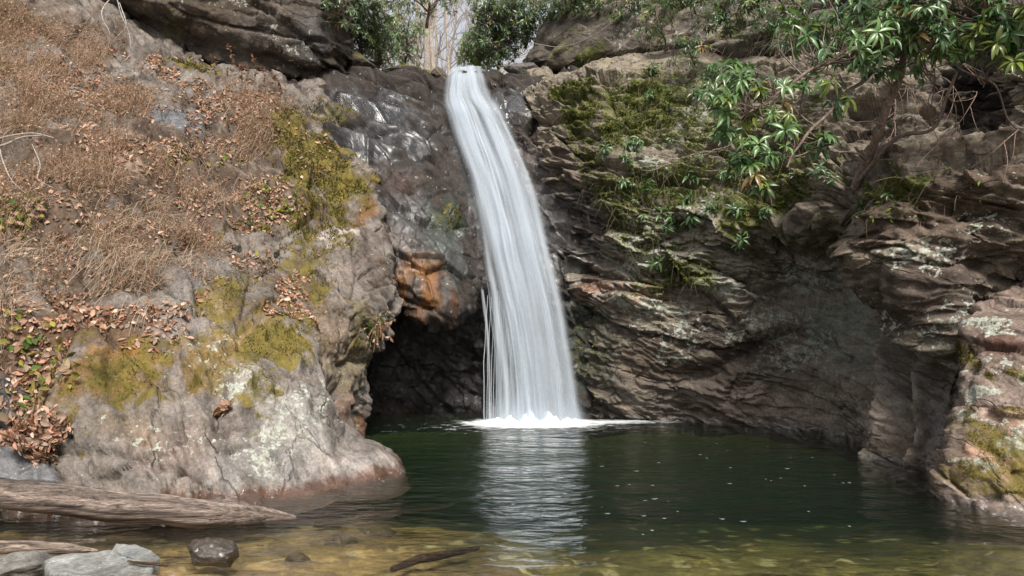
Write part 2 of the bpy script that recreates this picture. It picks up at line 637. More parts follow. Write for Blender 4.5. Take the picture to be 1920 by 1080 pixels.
def bark_material(name, stretch=(1, 1, 1), rot=(0, 0, 0), scale=14, bump=0.03, rough=0.85, lo=.45, hi=1.4):
    m, nt, bs, out = mat(name)
    L = nt.links
    tc = nd(nt, 'ShaderNodeTexCoord')
    mp = nd(nt, 'ShaderNodeMapping')
    mp.inputs['Scale'].default_value = stretch
    mp.inputs['Rotation'].default_value = rot
    L.new(tc.outputs['Object'], mp.inputs[0])
    col = nd(nt, 'ShaderNodeVertexColor', layer_name='Col').outputs[0]
    n = noise_node(nt, mp.outputs[0], scale, 8, 0.7, 0.3)
    n2 = noise_node(nt, mp.outputs[0], scale * 4, 4, 0.7)
    k = mth(nt, 'MULTIPLY', mapr(nt, n, 0.35, 0.65, lo, hi), mapr(nt, n2, 0.3, 0.7, 0.65, 1.3))
    cc = nd(nt, 'ShaderNodeCombineColor')
    for i in range(3):
        L.new(k, cc.inputs[i])
    L.new(mixc(nt, 1.0, col, cc.outputs[0], 'MULTIPLY'), bs.inputs['Base Color'])
    bs.inputs['Roughness'].default_value = rough
    bs.inputs['Specular IOR Level'].default_value = 0.25
    bp = nd(nt, 'ShaderNodeBump')
    bp.inputs['Strength'].default_value = 0.8
    bp.inputs['Distance'].default_value = bump
    L.new(mth(nt, 'ADD', n, mth(nt, 'MULTIPLY', n2, 0.3)), bp.inputs['Height'])
    L.new(bp.outputs[0], bs.inputs['Normal'])
    return m


M_rock = rock_material('weathered_gneiss', strata=math.radians(-56), stretch=2.2)
M_wall = rock_material('layered_gneiss', strata=math.radians(-14), stretch=1.8, bump=1.15, moss_a=(.045, .055, .014), moss_b=(.13, .14, .03))
M_slick = rock_material('water_worn_gneiss', strata=math.radians(-48), stretch=2.4, bump=0.8, wr=.21, chip=.6)
M_leaf = leaf_material('evergreen_leaf', 0.31, 0.25, 0.55)
M_dry = leaf_material('dead_leaf', 0.8, 0.25, 0.15)
M_twig = bark_material('twig_bark', scale=30, bump=0.01)
M_bark = bark_material('bark', stretch=(1, 1, 0.4), scale=20, bump=0.02)
# ------------------------------------------------------------------ colours of stone (albedo)
GREY, PALE, PINK = (.19, .18, .172), (.30, .285, .265), (.168, .148, .132)
BROWN, DARK, BLACKW = (.12, .085, .062), (.055, .045, .038), (.030, .028, .028)
TAN, RUST, OCHRE, LICH = (.27, .205, .155), (.25, .095, .022), (.21, .14, .035), (.36, .38, .32)
BLUEG, SOIL, GREENW, OLIVE = (.125, .13, .142), (.11, .07, .045), (.04, .055, .032), (.13, .115, .04)

def drown(rk, wet):
    """Below the water line stone is coated with dark brown algae."""
    z = rk.V[..., 2] + .03 * rk.n2
    k = sm(.03, -.04, z)[..., None]
    rk.C = rk.C * (1 - k) + np.array((.045, .03, .016)) * k
    return np.maximum(wet, sm(.10, .02, z))


# ------------------------------------------------------------------ the sloping rock on the bank
bank = Rock([
    [(-330, 975, 6.2), (-10, 972, 6.2), (150, 972, 6.25), (330, 982, 6.1), (450, 985, 6.1), (600, 960, 6.7), (775, 908, 7.6), (740, 868, 9.0), (695, 850, 10.0), (692, 836, 10.9), (640, 830, 12.6)],
    [(-330, 905, 6.3), (-10, 900, 6.35), (150, 908, 6.4), (330, 930, 6.42), (450, 935, 6.5), (600, 908, 7.1), (752, 876, 7.95), (725, 845, 9.0), (665, 825, 10.4), (690, 818, 11.0), (650, 808, 12.6)],
    [(-330, 840, 6.45), (-10, 845, 6.5), (150, 855, 6.5), (330, 880, 6.58), (450, 885, 6.7), (595, 872, 7.2), (715, 846, 8.05), (690, 835, 9.0), (662, 808, 10.4), (692, 790, 11.05), (650, 780, 12.7)],
    [(-330, 760, 6.6), (-10, 770, 6.65), (150, 785, 6.65), (330, 815, 6.75), (450, 815, 6.9), (570, 810, 7.3), (660, 815, 8.1), (640, 805, 9.1), (655, 770, 10.4), (697, 750, 11.15), (650, 745, 12.8)],
    [(-330, 690, 6.85), (-10, 690, 6.9), (150, 710, 6.93), (330, 745, 7.05), (450, 740, 7.25), (545, 745, 7.6), (632, 762, 8.25), (620, 762, 9.3), (658, 720, 10.4), (703, 710, 11.2), (655, 705, 12.9)],
    [(-330, 590, 7.0), (-10, 595, 7.2), (150, 615, 7.35), (330, 645, 7.65), (430, 640, 7.9), (522, 650, 8.3), (606, 665, 8.75), (604, 668, 9.6), (662, 635, 10.5), (714, 640, 11.3), (668, 640, 13)],
    [(-330, 480, 7.6), (-10, 480, 7.8), (150, 500, 8.1), (330, 530, 8.5), (420, 540, 8.8), (500, 560, 9.2), (570, 578, 9.7), (588, 578, 10.2), (655, 550, 10.7), (742, 556, 11.6), (705, 556, 13)],
    [(-330, 370, 8.4), (-10, 380, 8.6), (150, 395, 8.9), (320, 425, 9.5), (420, 435, 10.0), (490, 450, 10.4), (555, 462, 10.9), (600, 460, 11.1), (655, 440, 11.4), (716, 432, 12.1), (716, 432, 13.6)],
    [(-330, 250, 9.3), (-10, 270, 9.6), (150, 290, 10.1), (300, 310, 10.8), (400, 320, 11.4), (470, 330, 11.8), (540, 335, 12.1), (590, 332, 12.4), (645, 330, 12.7), (698, 330, 13.1), (716, 330, 14.4)],
    [(-330, 130, 10.5), (-10, 160, 10.8), (150, 190, 11.4), (270, 200, 12.1), (360, 215, 12.7), (430, 220, 13.1), (500, 218, 13.4), (560, 218, 13.6), (615, 228, 13.9), (662, 250, 14.1), (690, 255, 15.4)],
    [(-330, 10, 11.8), (-10, 60, 12.3), (150, 90, 13.0), (250, 110, 13.6), (330, 120, 14.1), (400, 130, 14.5), (460, 140, 14.8), (520, 148, 15), (575, 158, 15.2), (618, 175, 15.3), (650, 185, 16.4)],
    [(-330, -190, 13.2), (-10, -140, 13.9), (130, -90, 14.9), (220, -50, 16.0), (300, 10, 16.6), (370, 85, 16.6), (440, 100, 17), (500, 112, 17.2), (560, 125, 17.4), (600, 135, 17.5), (630, 145, 18.2)],
], 560, 460)
P = bank.V
px0, py0 = proj(P)
dq = rotx(P, math.radians(-52))
f1, e1 = facet(dq * (0.55, 0.6, 1.25) + 3.1, 3)
f2, e2 = facet(dq * (1.5, 1.6, 3.0) + 7.7, 4)
f3, e3 = facet(P * 4.2, 5)
low = sm(720, 860, py0) * sm(400, 520, px0)            # the water-polished lobe
rough = 1 - 0.8 * low
s_ = (dq[..., 2] + .22 * fbm(P * .9, 3, 11)) / .62
led = s_ - np.floor(s_)
s2 = (dq[..., 2] + .14 * fbm(P * 1.7, 3, 12)) / .17
led2 = s2 - np.floor(s2)
CR = [[(245, 760), (215, 790), (190, 850), (165, 900)], [(275, 745), (245, 772)], [(145, 760), (152, 830), (160, 905)], [(175, 770), (188, 830), (182, 895)], [(432, 700), (402, 780), (396, 850), (402, 930)],
      [(280, 845), (310, 862), (332, 855)], [(140, 715), (220, 728), (270, 738)], [(100, 662), (160, 690), (200, 690)], [(450, 428), (500, 470)], [(530, 520), (590, 600), (640, 680), (652, 750)],
      [(600, 400), (640, 470), (690, 540), (720, 590)], [(640, 545), (672, 620), (665, 700)], [(690, 420), (702, 480), (738, 556)], [(560, 300), (602, 380), (640, 400)], [(350, 480), (370, 560), (360, 660)],
      [(420, 640), (470, 700), (480, 760)], [(540, 680), (580, 760), (600, 830)], [(300, 330), (350, 350), (400, 420)], [(255, 150), (330, 190), (400, 260)], [(330, 745), (380, 810), (390, 850)]]
bank.push(0.19 * f1 * (1 - 0.75 * low) + 0.075 * f2 * rough + 0.02 * f3 * rough + 0.15 * fbm(P * 0.6, 3, 8) + 0.045 * fbm(dq * (1.3, 1.5, 3.0), 5, 9) * (1 - 0.5 * low)
          + (.11 * (led - .5) - .13 * sm(.86, 1, led)) * rough + (.035 * (led2 - .5) - .04 * sm(.8, 1, led2)) * rough
          - 0.06 * (1 - sm(0.0, 0.10, e1)) * rough - 0.02 * (1 - sm(0.0, 0.08, e2)) * rough + 0.05 * low * ridged(dq * (0.5, 0.5, 1.8), 4, 10) + bank.crack(CR, .11, .028))
bank.done()
bank.paint(PINK, [
    (300, 300, 520, 420, 0, (.095, .068, .05), 1, .2), (120, 620, 220, 120, 0, SOIL, 1, .2),
    (20, 760, 130, 70, 0, (.07, .07, .075), 1, .15), (40, 880, 110, 40, 0, BLUEG, 1, .12),
    (330, 830, 150, 90, 0, (.20, .165, .145), 1, .2), (250, 790, 70, 50, 0, (.17, .13, .09), .7, .3), (370, 870, 60, 40, 0, (.225, .18, .165), .7, .3), (560, 800, 120, 110, -25, PALE, .9, .3), (470, 860, 90, 60, 0, GREY, .8, .3), (660, 860, 90, 30, -15, (.31, .28, .26), .9, .2), (460, 695, 45, 35, 20, PALE, .8, .2),
    (380, 560, 60, 130, 20, GREY, .9, .25), (470, 610, 70, 100, 30, OCHRE, .75, .25), (420, 560, 40, 60, 30, OCHRE, .6, .2),
    (165, 170, 26, 100, 15, (.20, .18, .165), .8, .25), (120, 60, 120, 90, 5, (.12, .085, .062), .9, .3),
    (335, 205, 70, 35, -25, BLUEG, 1, .1), (45, 318, 75, 22, -8, (.19, .195, .21), 1, .12), (270, 300, 40, 14, -30, TAN, .8, .2), (215, 165, 30, 50, 30, GREY, .8, .2),
    (420, 365, 45, 14, -35, BLUEG, .9, .15), (640, 420, 50, 30, 10, (.40, .355, .34), 1, .12), (640, 500, 60, 40, -30, (.20, .17, .155), .8, .25), (650, 340, 60, 70, 20, (.12, .095, .05), .8, .3),
    (600, 560, 50, 70, 30, (.15, .11, .07), .8, .25), (690, 400, 22, 45, -10, (.16, .085, .04), .9, .15), (625, 640, 40, 60, 20, TAN, .6, .3),
    (660, 760, 40, 60, 10, (.17, .115, .085), .9, .25), (670, 690, 40, 40, 0, (.16, .135, .09), .8, .25), (700, 600, 25, 60, 15, (.13, .11, .06), .8, .25),
    (690, 800, 12, 30, 0, (.15, .08, .04), .8, .25), (560, 90, 200, 60, -15, DARK, .8, .3), (300, 90, 80, 40, -30, DARK, .7, .3),
    (230, 690, 130, 80, 0, (.17, .10, .03), .9, .2), (190, 640, 60, 40, 0, (.2, .105, .03), .7, .2),
], s=1)
bank.C = bank.C * (1 - .65 * bank.cr[..., None])
mossB = bank.field([(240, 690, 120, 85, -10, .75, .25), (150, 620, 60, 40, 0, .5, .2), (598, 282, 100, 190, 28, 1, .3), (650, 420, 40, 70, 20, .7, .3), (500, 700, 40, 70, 25, .7, .3), (540, 210, 55, 70, 40, .95, .3), (645, 330, 60, 80, 0, .9, .3), (560, 430, 45, 60, 20, .7, .25),
                    (520, 620, 60, 95, 30, .95, .3), (440, 530, 60, 70, 30, .6, .3), (590, 480, 50, 80, 20, .7, .3), (440, 600, 40, 60, 30, .6, .2), (610, 200, 60, 30, -30, .6, .3), (385, 700, 40, 50, 0, .5, .3), (370, 110, 60, 22, -20, .95, .2), (600, 540, 40, 60, 30, .62, .25),
                    (425, 425, 25, 30, 0, .9, .2), (345, 290, 30, 30, 0, .7, .2), (265, 150, 30, 25, 0, .6, .25), (540, 480, 30, 25, 0, .7, .25), (700, 640, 20, 60, 10, .45, .25), (20, 400, 40, 30, 0, .8, .2), (160, 820, 14, 60, 0, .5, .3)])
wetB = bank.field([(560, 935, 240, 28, 8, 1, .2), (40, 880, 120, 45, 0, .7, .2), (690, 850, 30, 60, 0, .6, .3), (650, 180, 50, 60, 0, .7, .3), (30, 780, 90, 50, 0, .4, .3)])
zz = bank.V[..., 2]
line = sm(0.14, 0.05, zz + 0.05 * bank.n2)
wetB = np.maximum(wetB, line)
bank.C = bank.C * (1 - line[..., None] * .85) + np.array((.12, .05, .02)) * line[..., None] * .85
wetB = drown(bank, wetB)
lichB = bank.field([(590, 760, 70, 80, 0, .42, .3), (300, 830, 140, 90, 0, .28, .3), (450, 690, 50, 40, 0, .5, .2), (400, 620, 60, 60, 0, .3, .3)]) 
tag(bank.build('rock_slope', M_rock, np.stack((wetB, mossB, lichB), -1)), 'pale pinkish grey rock slope with moss and dead brush left of the pool', 'rock slope', kind='structure')

# ------------------------------------------------------------------ the wall the water falls over
fall = Rock([
    [(430, 830, 13.4), (640, 820, 14.2), (730, 812, 14.5), (800, 810, 14.7), (880, 810, 14.7), (920, 808, 14.5), (1000, 806, 14.2), (1085, 806, 14.0), (1180, 806, 13.9), (1330, 806, 14.2)],
    [(430, 720, 13.4), (640, 725, 14.1), (730, 720, 14.6), (800, 715, 14.9), (880, 715, 14.85), (920, 715, 14.6), (1000, 715, 14.2), (1080, 715, 14.0), (1180, 715, 13.9), (1330, 720, 14.2)],
    [(430, 640, 13.3), (640, 640, 14.0), (735, 642, 14.4), (810, 645, 14.6), (880, 640, 14.6), (920, 640, 14.3), (1000, 640, 14.0), (1075, 640, 13.9), (1180, 640, 13.9), (1330, 640, 14.2)],
    [(430, 600, 13.0), (640, 602, 13.2), (742, 596, 13.9), (818, 612, 13.9), (880, 592, 13.9), (915, 560, 13.9), (990, 575, 13.9), (1072, 590, 13.8), (1180, 600, 13.9), (1330, 600, 14.2)],
    [(430, 585, 12.5), (640, 588, 12.5), (744, 586, 12.45), (822, 600, 12.6), (880, 574, 12.9), (912, 538, 13.4), (985, 545, 13.65), (1065, 575, 13.7), (1180, 570, 13.8), (1330, 570, 14.2)],
    [(430, 500, 12.4), (640, 500, 12.45), (742, 498, 12.35), (802, 500, 12.5), (870, 490, 12.95), (905, 480, 13.55), (975, 490, 13.85), (1045, 490, 13.8), (1160, 490, 13.8), (1330, 490, 14.2)],
    [(430, 400, 12.6), (640, 400, 12.65), (725, 400, 12.7), (790, 400, 13.0), (850, 400, 13.4), (885, 390, 14.0), (955, 400, 14.2), (1015, 400, 14.0), (1130, 400, 13.8), (1330, 400, 14.2)],
    [(430, 310, 13.3), (640, 310, 13.35), (710, 310, 13.5), (770, 310, 13.7), (830, 310, 14.1), (860, 300, 14.6), (920, 310, 14.7), (985, 310, 14.5), (1090, 310, 14.1), (1330, 310, 14.4)],
    [(430, 230, 14.3), (620, 230, 14.3), (680, 230, 14.5), (750, 230, 14.7), (812, 235, 14.9), (845, 230, 15.25), (890, 230, 15.35), (945, 230, 15.2), (1050, 230, 14.7), (1330, 230, 15.0)],
    [(430, 170, 15.5), (600, 170, 15.5), (660, 166, 15.7), (740, 166, 15.8), (800, 172, 15.75), (832, 170, 15.9), (870, 170, 15.9), (915, 170, 15.8), (1010, 170, 15.5), (1330, 170, 15.8)],
    [(430, 142, 16.8), (590, 143, 16.8), (650, 142, 17), (730, 143, 17), (795, 144, 16.8), (830, 143, 16.6), (870, 140, 16.6), (915, 139, 16.6), (1000, 140, 16.7), (1330, 140, 17)],
    [np.array((-8.0, 21, 8.6)), np.array((-5.0, 21, 8.2)), np.array((-4.0, 21, 8.1)), np.array((-3.0, 21, 8.05)), np.array((-2.2, 21, 8.0)), np.array((-1.6, 21, 7.95)), np.array((-1, 21, 7.95)), np.array((-0.5, 21, 8.0)), np.array((0.6, 21, 8.1)), np.array((5.0, 21, 8.6))],
], 520, 480)
P = fall.V
px0, py0 = proj(P)
dq = rotx(P, math.radians(-38))
dq2 = rotx(P, math.radians(-24))
f1, e1 = facet(dq * (0.7, 0.8, 1.3) + 1.7, 13)
f2, e2 = facet(dq * (1.8, 1.8, 3.4) + 2.2, 14)
f3, e3 = facet(P * 4.5, 15)
cave = sm(585, 640, py0) * (1 - sm(880, 960, px0))
chan = np.exp(-((px0 - (870 + 0.26 * np.clip(py0 - 200, 0, 600))) / 90.0) ** 2)
top = (1 - sm(260, 360, py0)) * sm(560, 620, px0) * (1 - sm(790, 830, px0))
s_ = (dq2[..., 2] + 0.12 * fbm(P * 1.1, 3, 16)) / 0.5
led = (s_ - np.floor(s_))
fall.push((0.20 * f1 + 0.12 * f2 + 0.035 * f3) * (1 - 0.6 * chan) * (1 - 0.9 * top) + 0.05 * fbm(P * 1.3, 4, 17) * (1 - .7 * top) + top * 0.34 * (sm(0, 0.8, led) - sm(.8, 1, led) - .4) - 0.05 * (1 - sm(0, .1, e1)) + 0.10 * cave * ridged(P * 1.5, 4, 18))
fall.done()
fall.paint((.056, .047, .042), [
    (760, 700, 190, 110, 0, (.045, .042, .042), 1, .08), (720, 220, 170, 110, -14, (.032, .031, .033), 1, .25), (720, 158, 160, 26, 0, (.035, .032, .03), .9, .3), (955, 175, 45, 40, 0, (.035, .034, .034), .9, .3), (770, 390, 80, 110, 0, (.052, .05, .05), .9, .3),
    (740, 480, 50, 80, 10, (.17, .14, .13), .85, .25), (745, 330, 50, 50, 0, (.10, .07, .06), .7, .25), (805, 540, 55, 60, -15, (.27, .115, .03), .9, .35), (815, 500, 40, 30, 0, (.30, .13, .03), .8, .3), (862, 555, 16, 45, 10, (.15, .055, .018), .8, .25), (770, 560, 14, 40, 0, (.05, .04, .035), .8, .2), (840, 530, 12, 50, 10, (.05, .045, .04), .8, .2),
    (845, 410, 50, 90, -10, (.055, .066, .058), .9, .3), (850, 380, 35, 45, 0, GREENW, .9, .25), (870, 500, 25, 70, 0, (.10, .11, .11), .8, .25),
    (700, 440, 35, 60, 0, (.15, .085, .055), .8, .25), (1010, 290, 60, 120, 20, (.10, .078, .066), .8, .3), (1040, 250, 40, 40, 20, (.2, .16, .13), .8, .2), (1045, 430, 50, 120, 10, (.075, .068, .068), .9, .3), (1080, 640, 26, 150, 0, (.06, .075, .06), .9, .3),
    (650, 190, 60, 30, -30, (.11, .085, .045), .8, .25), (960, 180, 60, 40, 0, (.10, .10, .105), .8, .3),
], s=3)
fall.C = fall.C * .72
wetF = fall.field([(700, 180, 170, 60, -12, .95, .25), (700, 260, 80, 80, -30, .85, .3), (790, 250, 50, 60, -20, .8, .3), (780, 430, 90, 150, 0, .55, .25), (800, 700, 140, 110, 0, .5, .3), (820, 540, 70, 70, 0, .45, .2), (960, 450, 130, 400, 10, .6, .2), (960, 190, 80, 60, 0, .9, .2)])
mossF = fall.field([(640, 190, 40, 40, -30, .5, .25), (1045, 185, 55, 50, 0, .9, .2), (1060, 240, 30, 40, 0, .7, .2), (850, 380, 25, 35, 0, .45, .25), (1085, 640, 14, 100, 0, .4, .3)])
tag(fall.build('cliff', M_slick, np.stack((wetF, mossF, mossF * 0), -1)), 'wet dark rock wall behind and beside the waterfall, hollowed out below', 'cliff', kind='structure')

# ------------------------------------------------------------------ the layered cliff round the pool
side = Rock([
    [(1030, 835, 14.6), (1180, 812, 13.2), (1300, 816, 13.0), (1420, 825, 12.4), (1520, 840, 11.5), (1590, 865, 10.5), (1650, 905, 8.85), (1715, 930, 8.15), (1795, 935, 7.9), (1920, 940, 8.0), (2250, 960, 7.2)],
    [(1035, 782, 14.6), (1180, 784, 13.35), (1300, 788, 13.1), (1420, 795, 12.5), (1520, 807, 11.6), (1590, 825, 10.6), (1650, 855, 8.95), (1715, 873, 8.25), (1795, 878, 8.0), (1920, 880, 8.1), (2250, 890, 7.4)],
    [(1045, 720, 14.5), (1180, 720, 13.2), (1300, 715, 12.8), (1420, 720, 12.35), (1510, 725, 11.9), (1580, 735, 10.9), (1640, 745, 9.3), (1710, 755, 8.6), (1795, 745, 8.3), (1920, 740, 8.3), (2250, 740, 7.7)],
    [(1050, 620, 14.4), (1180, 620, 13.0), (1300, 615, 12.6), (1420, 612, 12.2), (1500, 610, 12.0), (1575, 612, 11.5), (1645, 630, 10.1), (1715, 660, 9.0), (1790, 672, 8.3), (1920, 640, 8.2), (2250, 620, 7.7)],
    [(1048, 520, 14.2), (1180, 520, 12.9), (1300, 520, 12.6), (1420, 515, 12.35), (1500, 510, 12.2), (1570, 510, 11.7), (1635, 540, 10.2), (1705, 600, 8.9), (1775, 600, 8.1), (1920, 545, 8.0), (2250, 520, 7.4)],
    [(1040, 450, 14.1), (1165, 450, 12.8), (1295, 455, 12.4), (1420, 455, 12.1), (1500, 452, 11.9), (1575, 455, 11.0), (1640, 500, 9.2), (1705, 540, 8.3), (1775, 530, 8.0), (1920, 480, 7.7), (2250, 440, 7.2)],
    [(1030, 390, 14.0), (1150, 390, 12.7), (1285, 395, 12.1), (1410, 400, 11.6), (1495, 400, 11.0), (1580, 405, 9.7), (1650, 415, 8.6), (1720, 415, 8.1), (1790, 410, 7.8), (1920, 390, 7.5), (2250, 350, 7.0)],
    [(1020, 320, 14.1), (1135, 325, 12.9), (1280, 330, 12.4), (1400, 340, 11.9), (1490, 345, 11.2), (1580, 345, 9.9), (1660, 335, 8.7), (1730, 325, 8.2), (1800, 315, 8.0), (1920, 300, 7.6), (2250, 260, 7.0)],
    [(1005, 240, 14.5), (1118, 225, 13.4), (1260, 225, 12.9), (1390, 235, 12.4), (1490, 245, 11.7), (1580, 250, 10.9), (1660, 260, 10.2), (1735, 255, 10.0), (1815, 245, 10.6), (1920, 230, 9.4), (2250, 170, 8.2)],
    [(985, 172, 15.4), (1108, 135, 14.1), (1250, 110, 13.8), (1390, 118, 13.2), (1490, 122, 12.5), (1580, 125, 11.8), (1670, 130, 11.2), (1740, 130, 10.7), (1820, 140, 10.9), (1930, 140, 9.4), (2250, 60, 8.4)],
    [(985, 152, 17.2), (1125, 112, 15.6), (1250, 92, 15.2), (1390, 98, 14.4), (1490, 100, 13.4), (1580, 100, 12.5), (1670, 100, 11.8), (1740, 100, 11.4), (1820, 90, 11.0), (1940, 70, 10.0), (2250, -20, 9.0)],
], 700, 780)
P = side.V
px0, py0 = proj(P)
dq = rotx(P, math.radians(-12), math.radians(12))
f1, e1 = facet(dq * (0.5, 0.6, 1.5) + 5.5, 23)
f2, e2 = facet(dq * (1.3, 1.4, 4.2) + 1.2, 24)
f3, e3 = facet(dq * (3.4, 3.6, 8.0), 25)
w_ = fbm(P * 0.7, 3, 26)
s_ = (dq[..., 2] + 0.35 * w_) / 0.55
led = s_ - np.floor(s_)
ledge = sm(0, .85, led) - sm(.85, 1.0, led)
s2 = (dq[..., 2] + 0.22 * fbm(P * 1.6, 3, 27)) / 0.16
led2 = s2 - np.floor(s2)
ledge2 = sm(0, .8, led2) - sm(.8, 1.0, led2)
scoop = sm(1440, 1530, px0) * (1 - sm(1790, 1850, px0)) * sm(430, 560, py0)        # water-polished hollow
calm = sm(540, 640, py0) * (1 - sm(1560, 1620, px0))
lay = (1 - 0.62 * scoop) * (1 - .42 * calm) * (1 - .75 * sm(150, 105, py0))
bands = sm(250, 330, py0) * (1 - sm(520, 600, py0))
flute = ridged(np.stack((P[..., 0] * 1.5 - 0.2 * P[..., 2], P[..., 1] * 1.5, P[..., 2] * 0.35), -1), 4, 29)
dl = ((px0 - 1590) * .80 - (py0 - 425) * .60)                 # distance right of the slanting overhang edge
inl = sm(405, 450, py0) * (1 - sm(690, 730, py0)) * (1 - sm(1790, 1830, px0)) * sm(1540, 1580, px0)
rib = inl * (.34 * sm(-14, 6, dl) * (1 - .6 * sm(30, 150, dl)) - .16 * np.exp(-((dl + 34) / 26) ** 2))
low_ = sm(560, 700, py0) * sm(1560, 1600, px0)
rib += low_ * (.26 * np.exp(-((px0 - 1662 + .10 * (py0 - 740)) / 17) ** 2) + .24 * np.exp(-((px0 - 1722 + .12 * (py0 - 740)) / 15) ** 2) - .20 * np.exp(-((px0 - 1694) / 14) ** 2) - .18 * np.exp(-((px0 - 1625) / 18) ** 2) + .12 * np.exp(-((px0 - 1590) / 14) ** 2)) * (1 - sm(1780, 1800, px0))
arch = np.abs(py0 - (690 - 60 * np.exp(-((px0 - 1490) / 110) ** 2) + .10 * np.abs(px0 - 1490)))
rib += sm(1230, 1330, px0) * (1 - sm(1590, 1620, px0)) * (-.26 * np.exp(-((arch) / 17) ** 2) * sm(.0, .9, 1.0 + 0 * arch))
side.push(lay * (0.27 * f1 + 0.13 * f2 + 0.045 * f3) + lay * (0.08 + 0.09 * bands) * (ledge - .5) + lay * 0.06 * (ledge2 - .5)
          + rib + 0.20 * fbm(P * 0.6, 2, 28) + .05 * fbm(P * 2, 4, 30) + scoop * 0.10 * flute - 0.07 * lay * (1 - sm(0, .09, e1)))
side.done()
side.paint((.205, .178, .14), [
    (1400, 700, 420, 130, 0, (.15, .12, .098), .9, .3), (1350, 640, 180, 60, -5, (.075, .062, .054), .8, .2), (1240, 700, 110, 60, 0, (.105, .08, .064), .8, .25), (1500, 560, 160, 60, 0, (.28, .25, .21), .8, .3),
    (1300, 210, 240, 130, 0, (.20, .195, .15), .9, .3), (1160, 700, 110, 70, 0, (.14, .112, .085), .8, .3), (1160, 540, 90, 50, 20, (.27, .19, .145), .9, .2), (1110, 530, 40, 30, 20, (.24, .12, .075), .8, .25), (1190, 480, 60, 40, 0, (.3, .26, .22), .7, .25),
    (1320, 490, 190, 80, 0, (.31, .285, .235), .9, .3), (1110, 640, 50, 120, 0, (.075, .07, .05), .7, .3), (1720, 380, 250, 130, 10, (.10, .074, .056), .95, .25), (1850, 330, 140, 60, 0, (.11, .082, .062), .8, .3), (1860, 470, 90, 70, 0, (.10, .078, .062), .8, .3), (1830, 200, 110, 110, 0, (.05, .042, .038), 1, .2), (1680, 250, 180, 90, 0, (.095, .078, .062), .95, .3),  # last patch here paints in the shade below the rhododendron
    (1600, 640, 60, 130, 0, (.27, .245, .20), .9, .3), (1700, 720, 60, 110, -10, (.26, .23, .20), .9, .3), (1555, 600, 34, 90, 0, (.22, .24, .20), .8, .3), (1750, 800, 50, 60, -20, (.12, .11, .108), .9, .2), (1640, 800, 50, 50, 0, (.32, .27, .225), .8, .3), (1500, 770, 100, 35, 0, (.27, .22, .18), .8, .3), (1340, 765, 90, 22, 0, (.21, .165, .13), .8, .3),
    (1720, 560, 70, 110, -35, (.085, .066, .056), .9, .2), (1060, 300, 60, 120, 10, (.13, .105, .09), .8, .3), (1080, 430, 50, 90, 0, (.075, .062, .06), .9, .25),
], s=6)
mossS = side.field([(1190, 210, 150, 130, 0, 1, .4), (1070, 200, 70, 90, 0, .9, .3), (1210, 350, 120, 60, 0, .9, .35), (1140, 400, 50, 90, 0, .7, .3), (1420, 375, 80, 40, 15, 1, .3), (1130, 250, 60, 90, 10, .8, .3), (1250, 380, 120, 50, 0, .75, .3), (1180, 460, 50, 60, 0, .6, .3), (1430, 310, 110, 70, 0, .7, .3), (1330, 240, 170, 120, 0, .74, .35), (1220, 130, 90, 40, 0, .6, .3), (1180, 330, 90, 60, 0, .7, .3), (1450, 330, 90, 50, 0, .7, .3), (1060, 170, 70, 70, 0, .95, .2), (1120, 320, 50, 70, 20, .6, .3), (1400, 370, 90, 40, 20, .92, .2), (1300, 300, 110, 60, 0, .6, .3), (1270, 520, 65, 40, -10, .85, .2), (1230, 540, 60, 45, 0, .6, .25), (1150, 400, 50, 50, 0, .7, .25), (1640, 350, 50, 30, 0, .8, .2),
                    (1240, 420, 90, 60, 0, .5, .3), (1330, 150, 90, 40, 0, .5, .3), (1480, 350, 60, 40, 0, .55, .3), (1100, 640, 30, 120, 0, .35, .3), (1400, 260, 90, 70, 0, .5, .3)])
lichS = side.field([(1200, 510, 110, 60, 10, .62, .35), (1330, 200, 120, 80, 0, .5, .35), (1400, 520, 140, 45, 0, .6, .3), (1215, 290, 60, 110, -35, .72, .3), (1180, 480, 70, 70, 20, .72, .3), (1240, 570, 80, 40, 0, .7, .3), (1350, 540, 120, 40, 0, .58, .3), (1500, 520, 120, 50, 0, .5, .3), (1420, 610, 100, 50, 0, .5, .3), (1240, 180, 70, 40, 0, .55, .3), (1500, 640, 80, 50, 0, .46, .3), (1250, 640, 70, 60, 0, .42, .3), (1770, 690, 22, 24, 0, 1.0, .15),
                    (1700, 470, 50, 30, 0, .5, .3), (1850, 440, 60, 40, 0, .42, .3), (1650, 640, 40, 100, 0, .36, .3), (1150, 250, 60, 60, 0, .5, .3), (1300, 430, 100, 40, 0, .45, .3)])
wetS = side.field([(1080, 560, 60, 260, 0, .8, .25), (1200, 740, 140, 60, 0, .5, .3), (1400, 800, 300, 24, 4, .7, .3), (1580, 600, 50, 110, 0, .35, .3), (1740, 800, 50, 60, 0, .3, .3)])
zz = side.V[..., 2]
wetS = drown(side, wetS)
lichS = lichS * sm(.0, .1, zz)
tag(side.build('cliff', M_wall, np.stack((wetS, mossS, lichS), -1)), 'layered brown and mossy cliff curving round the right bank of the pool', 'cliff', kind='structure')

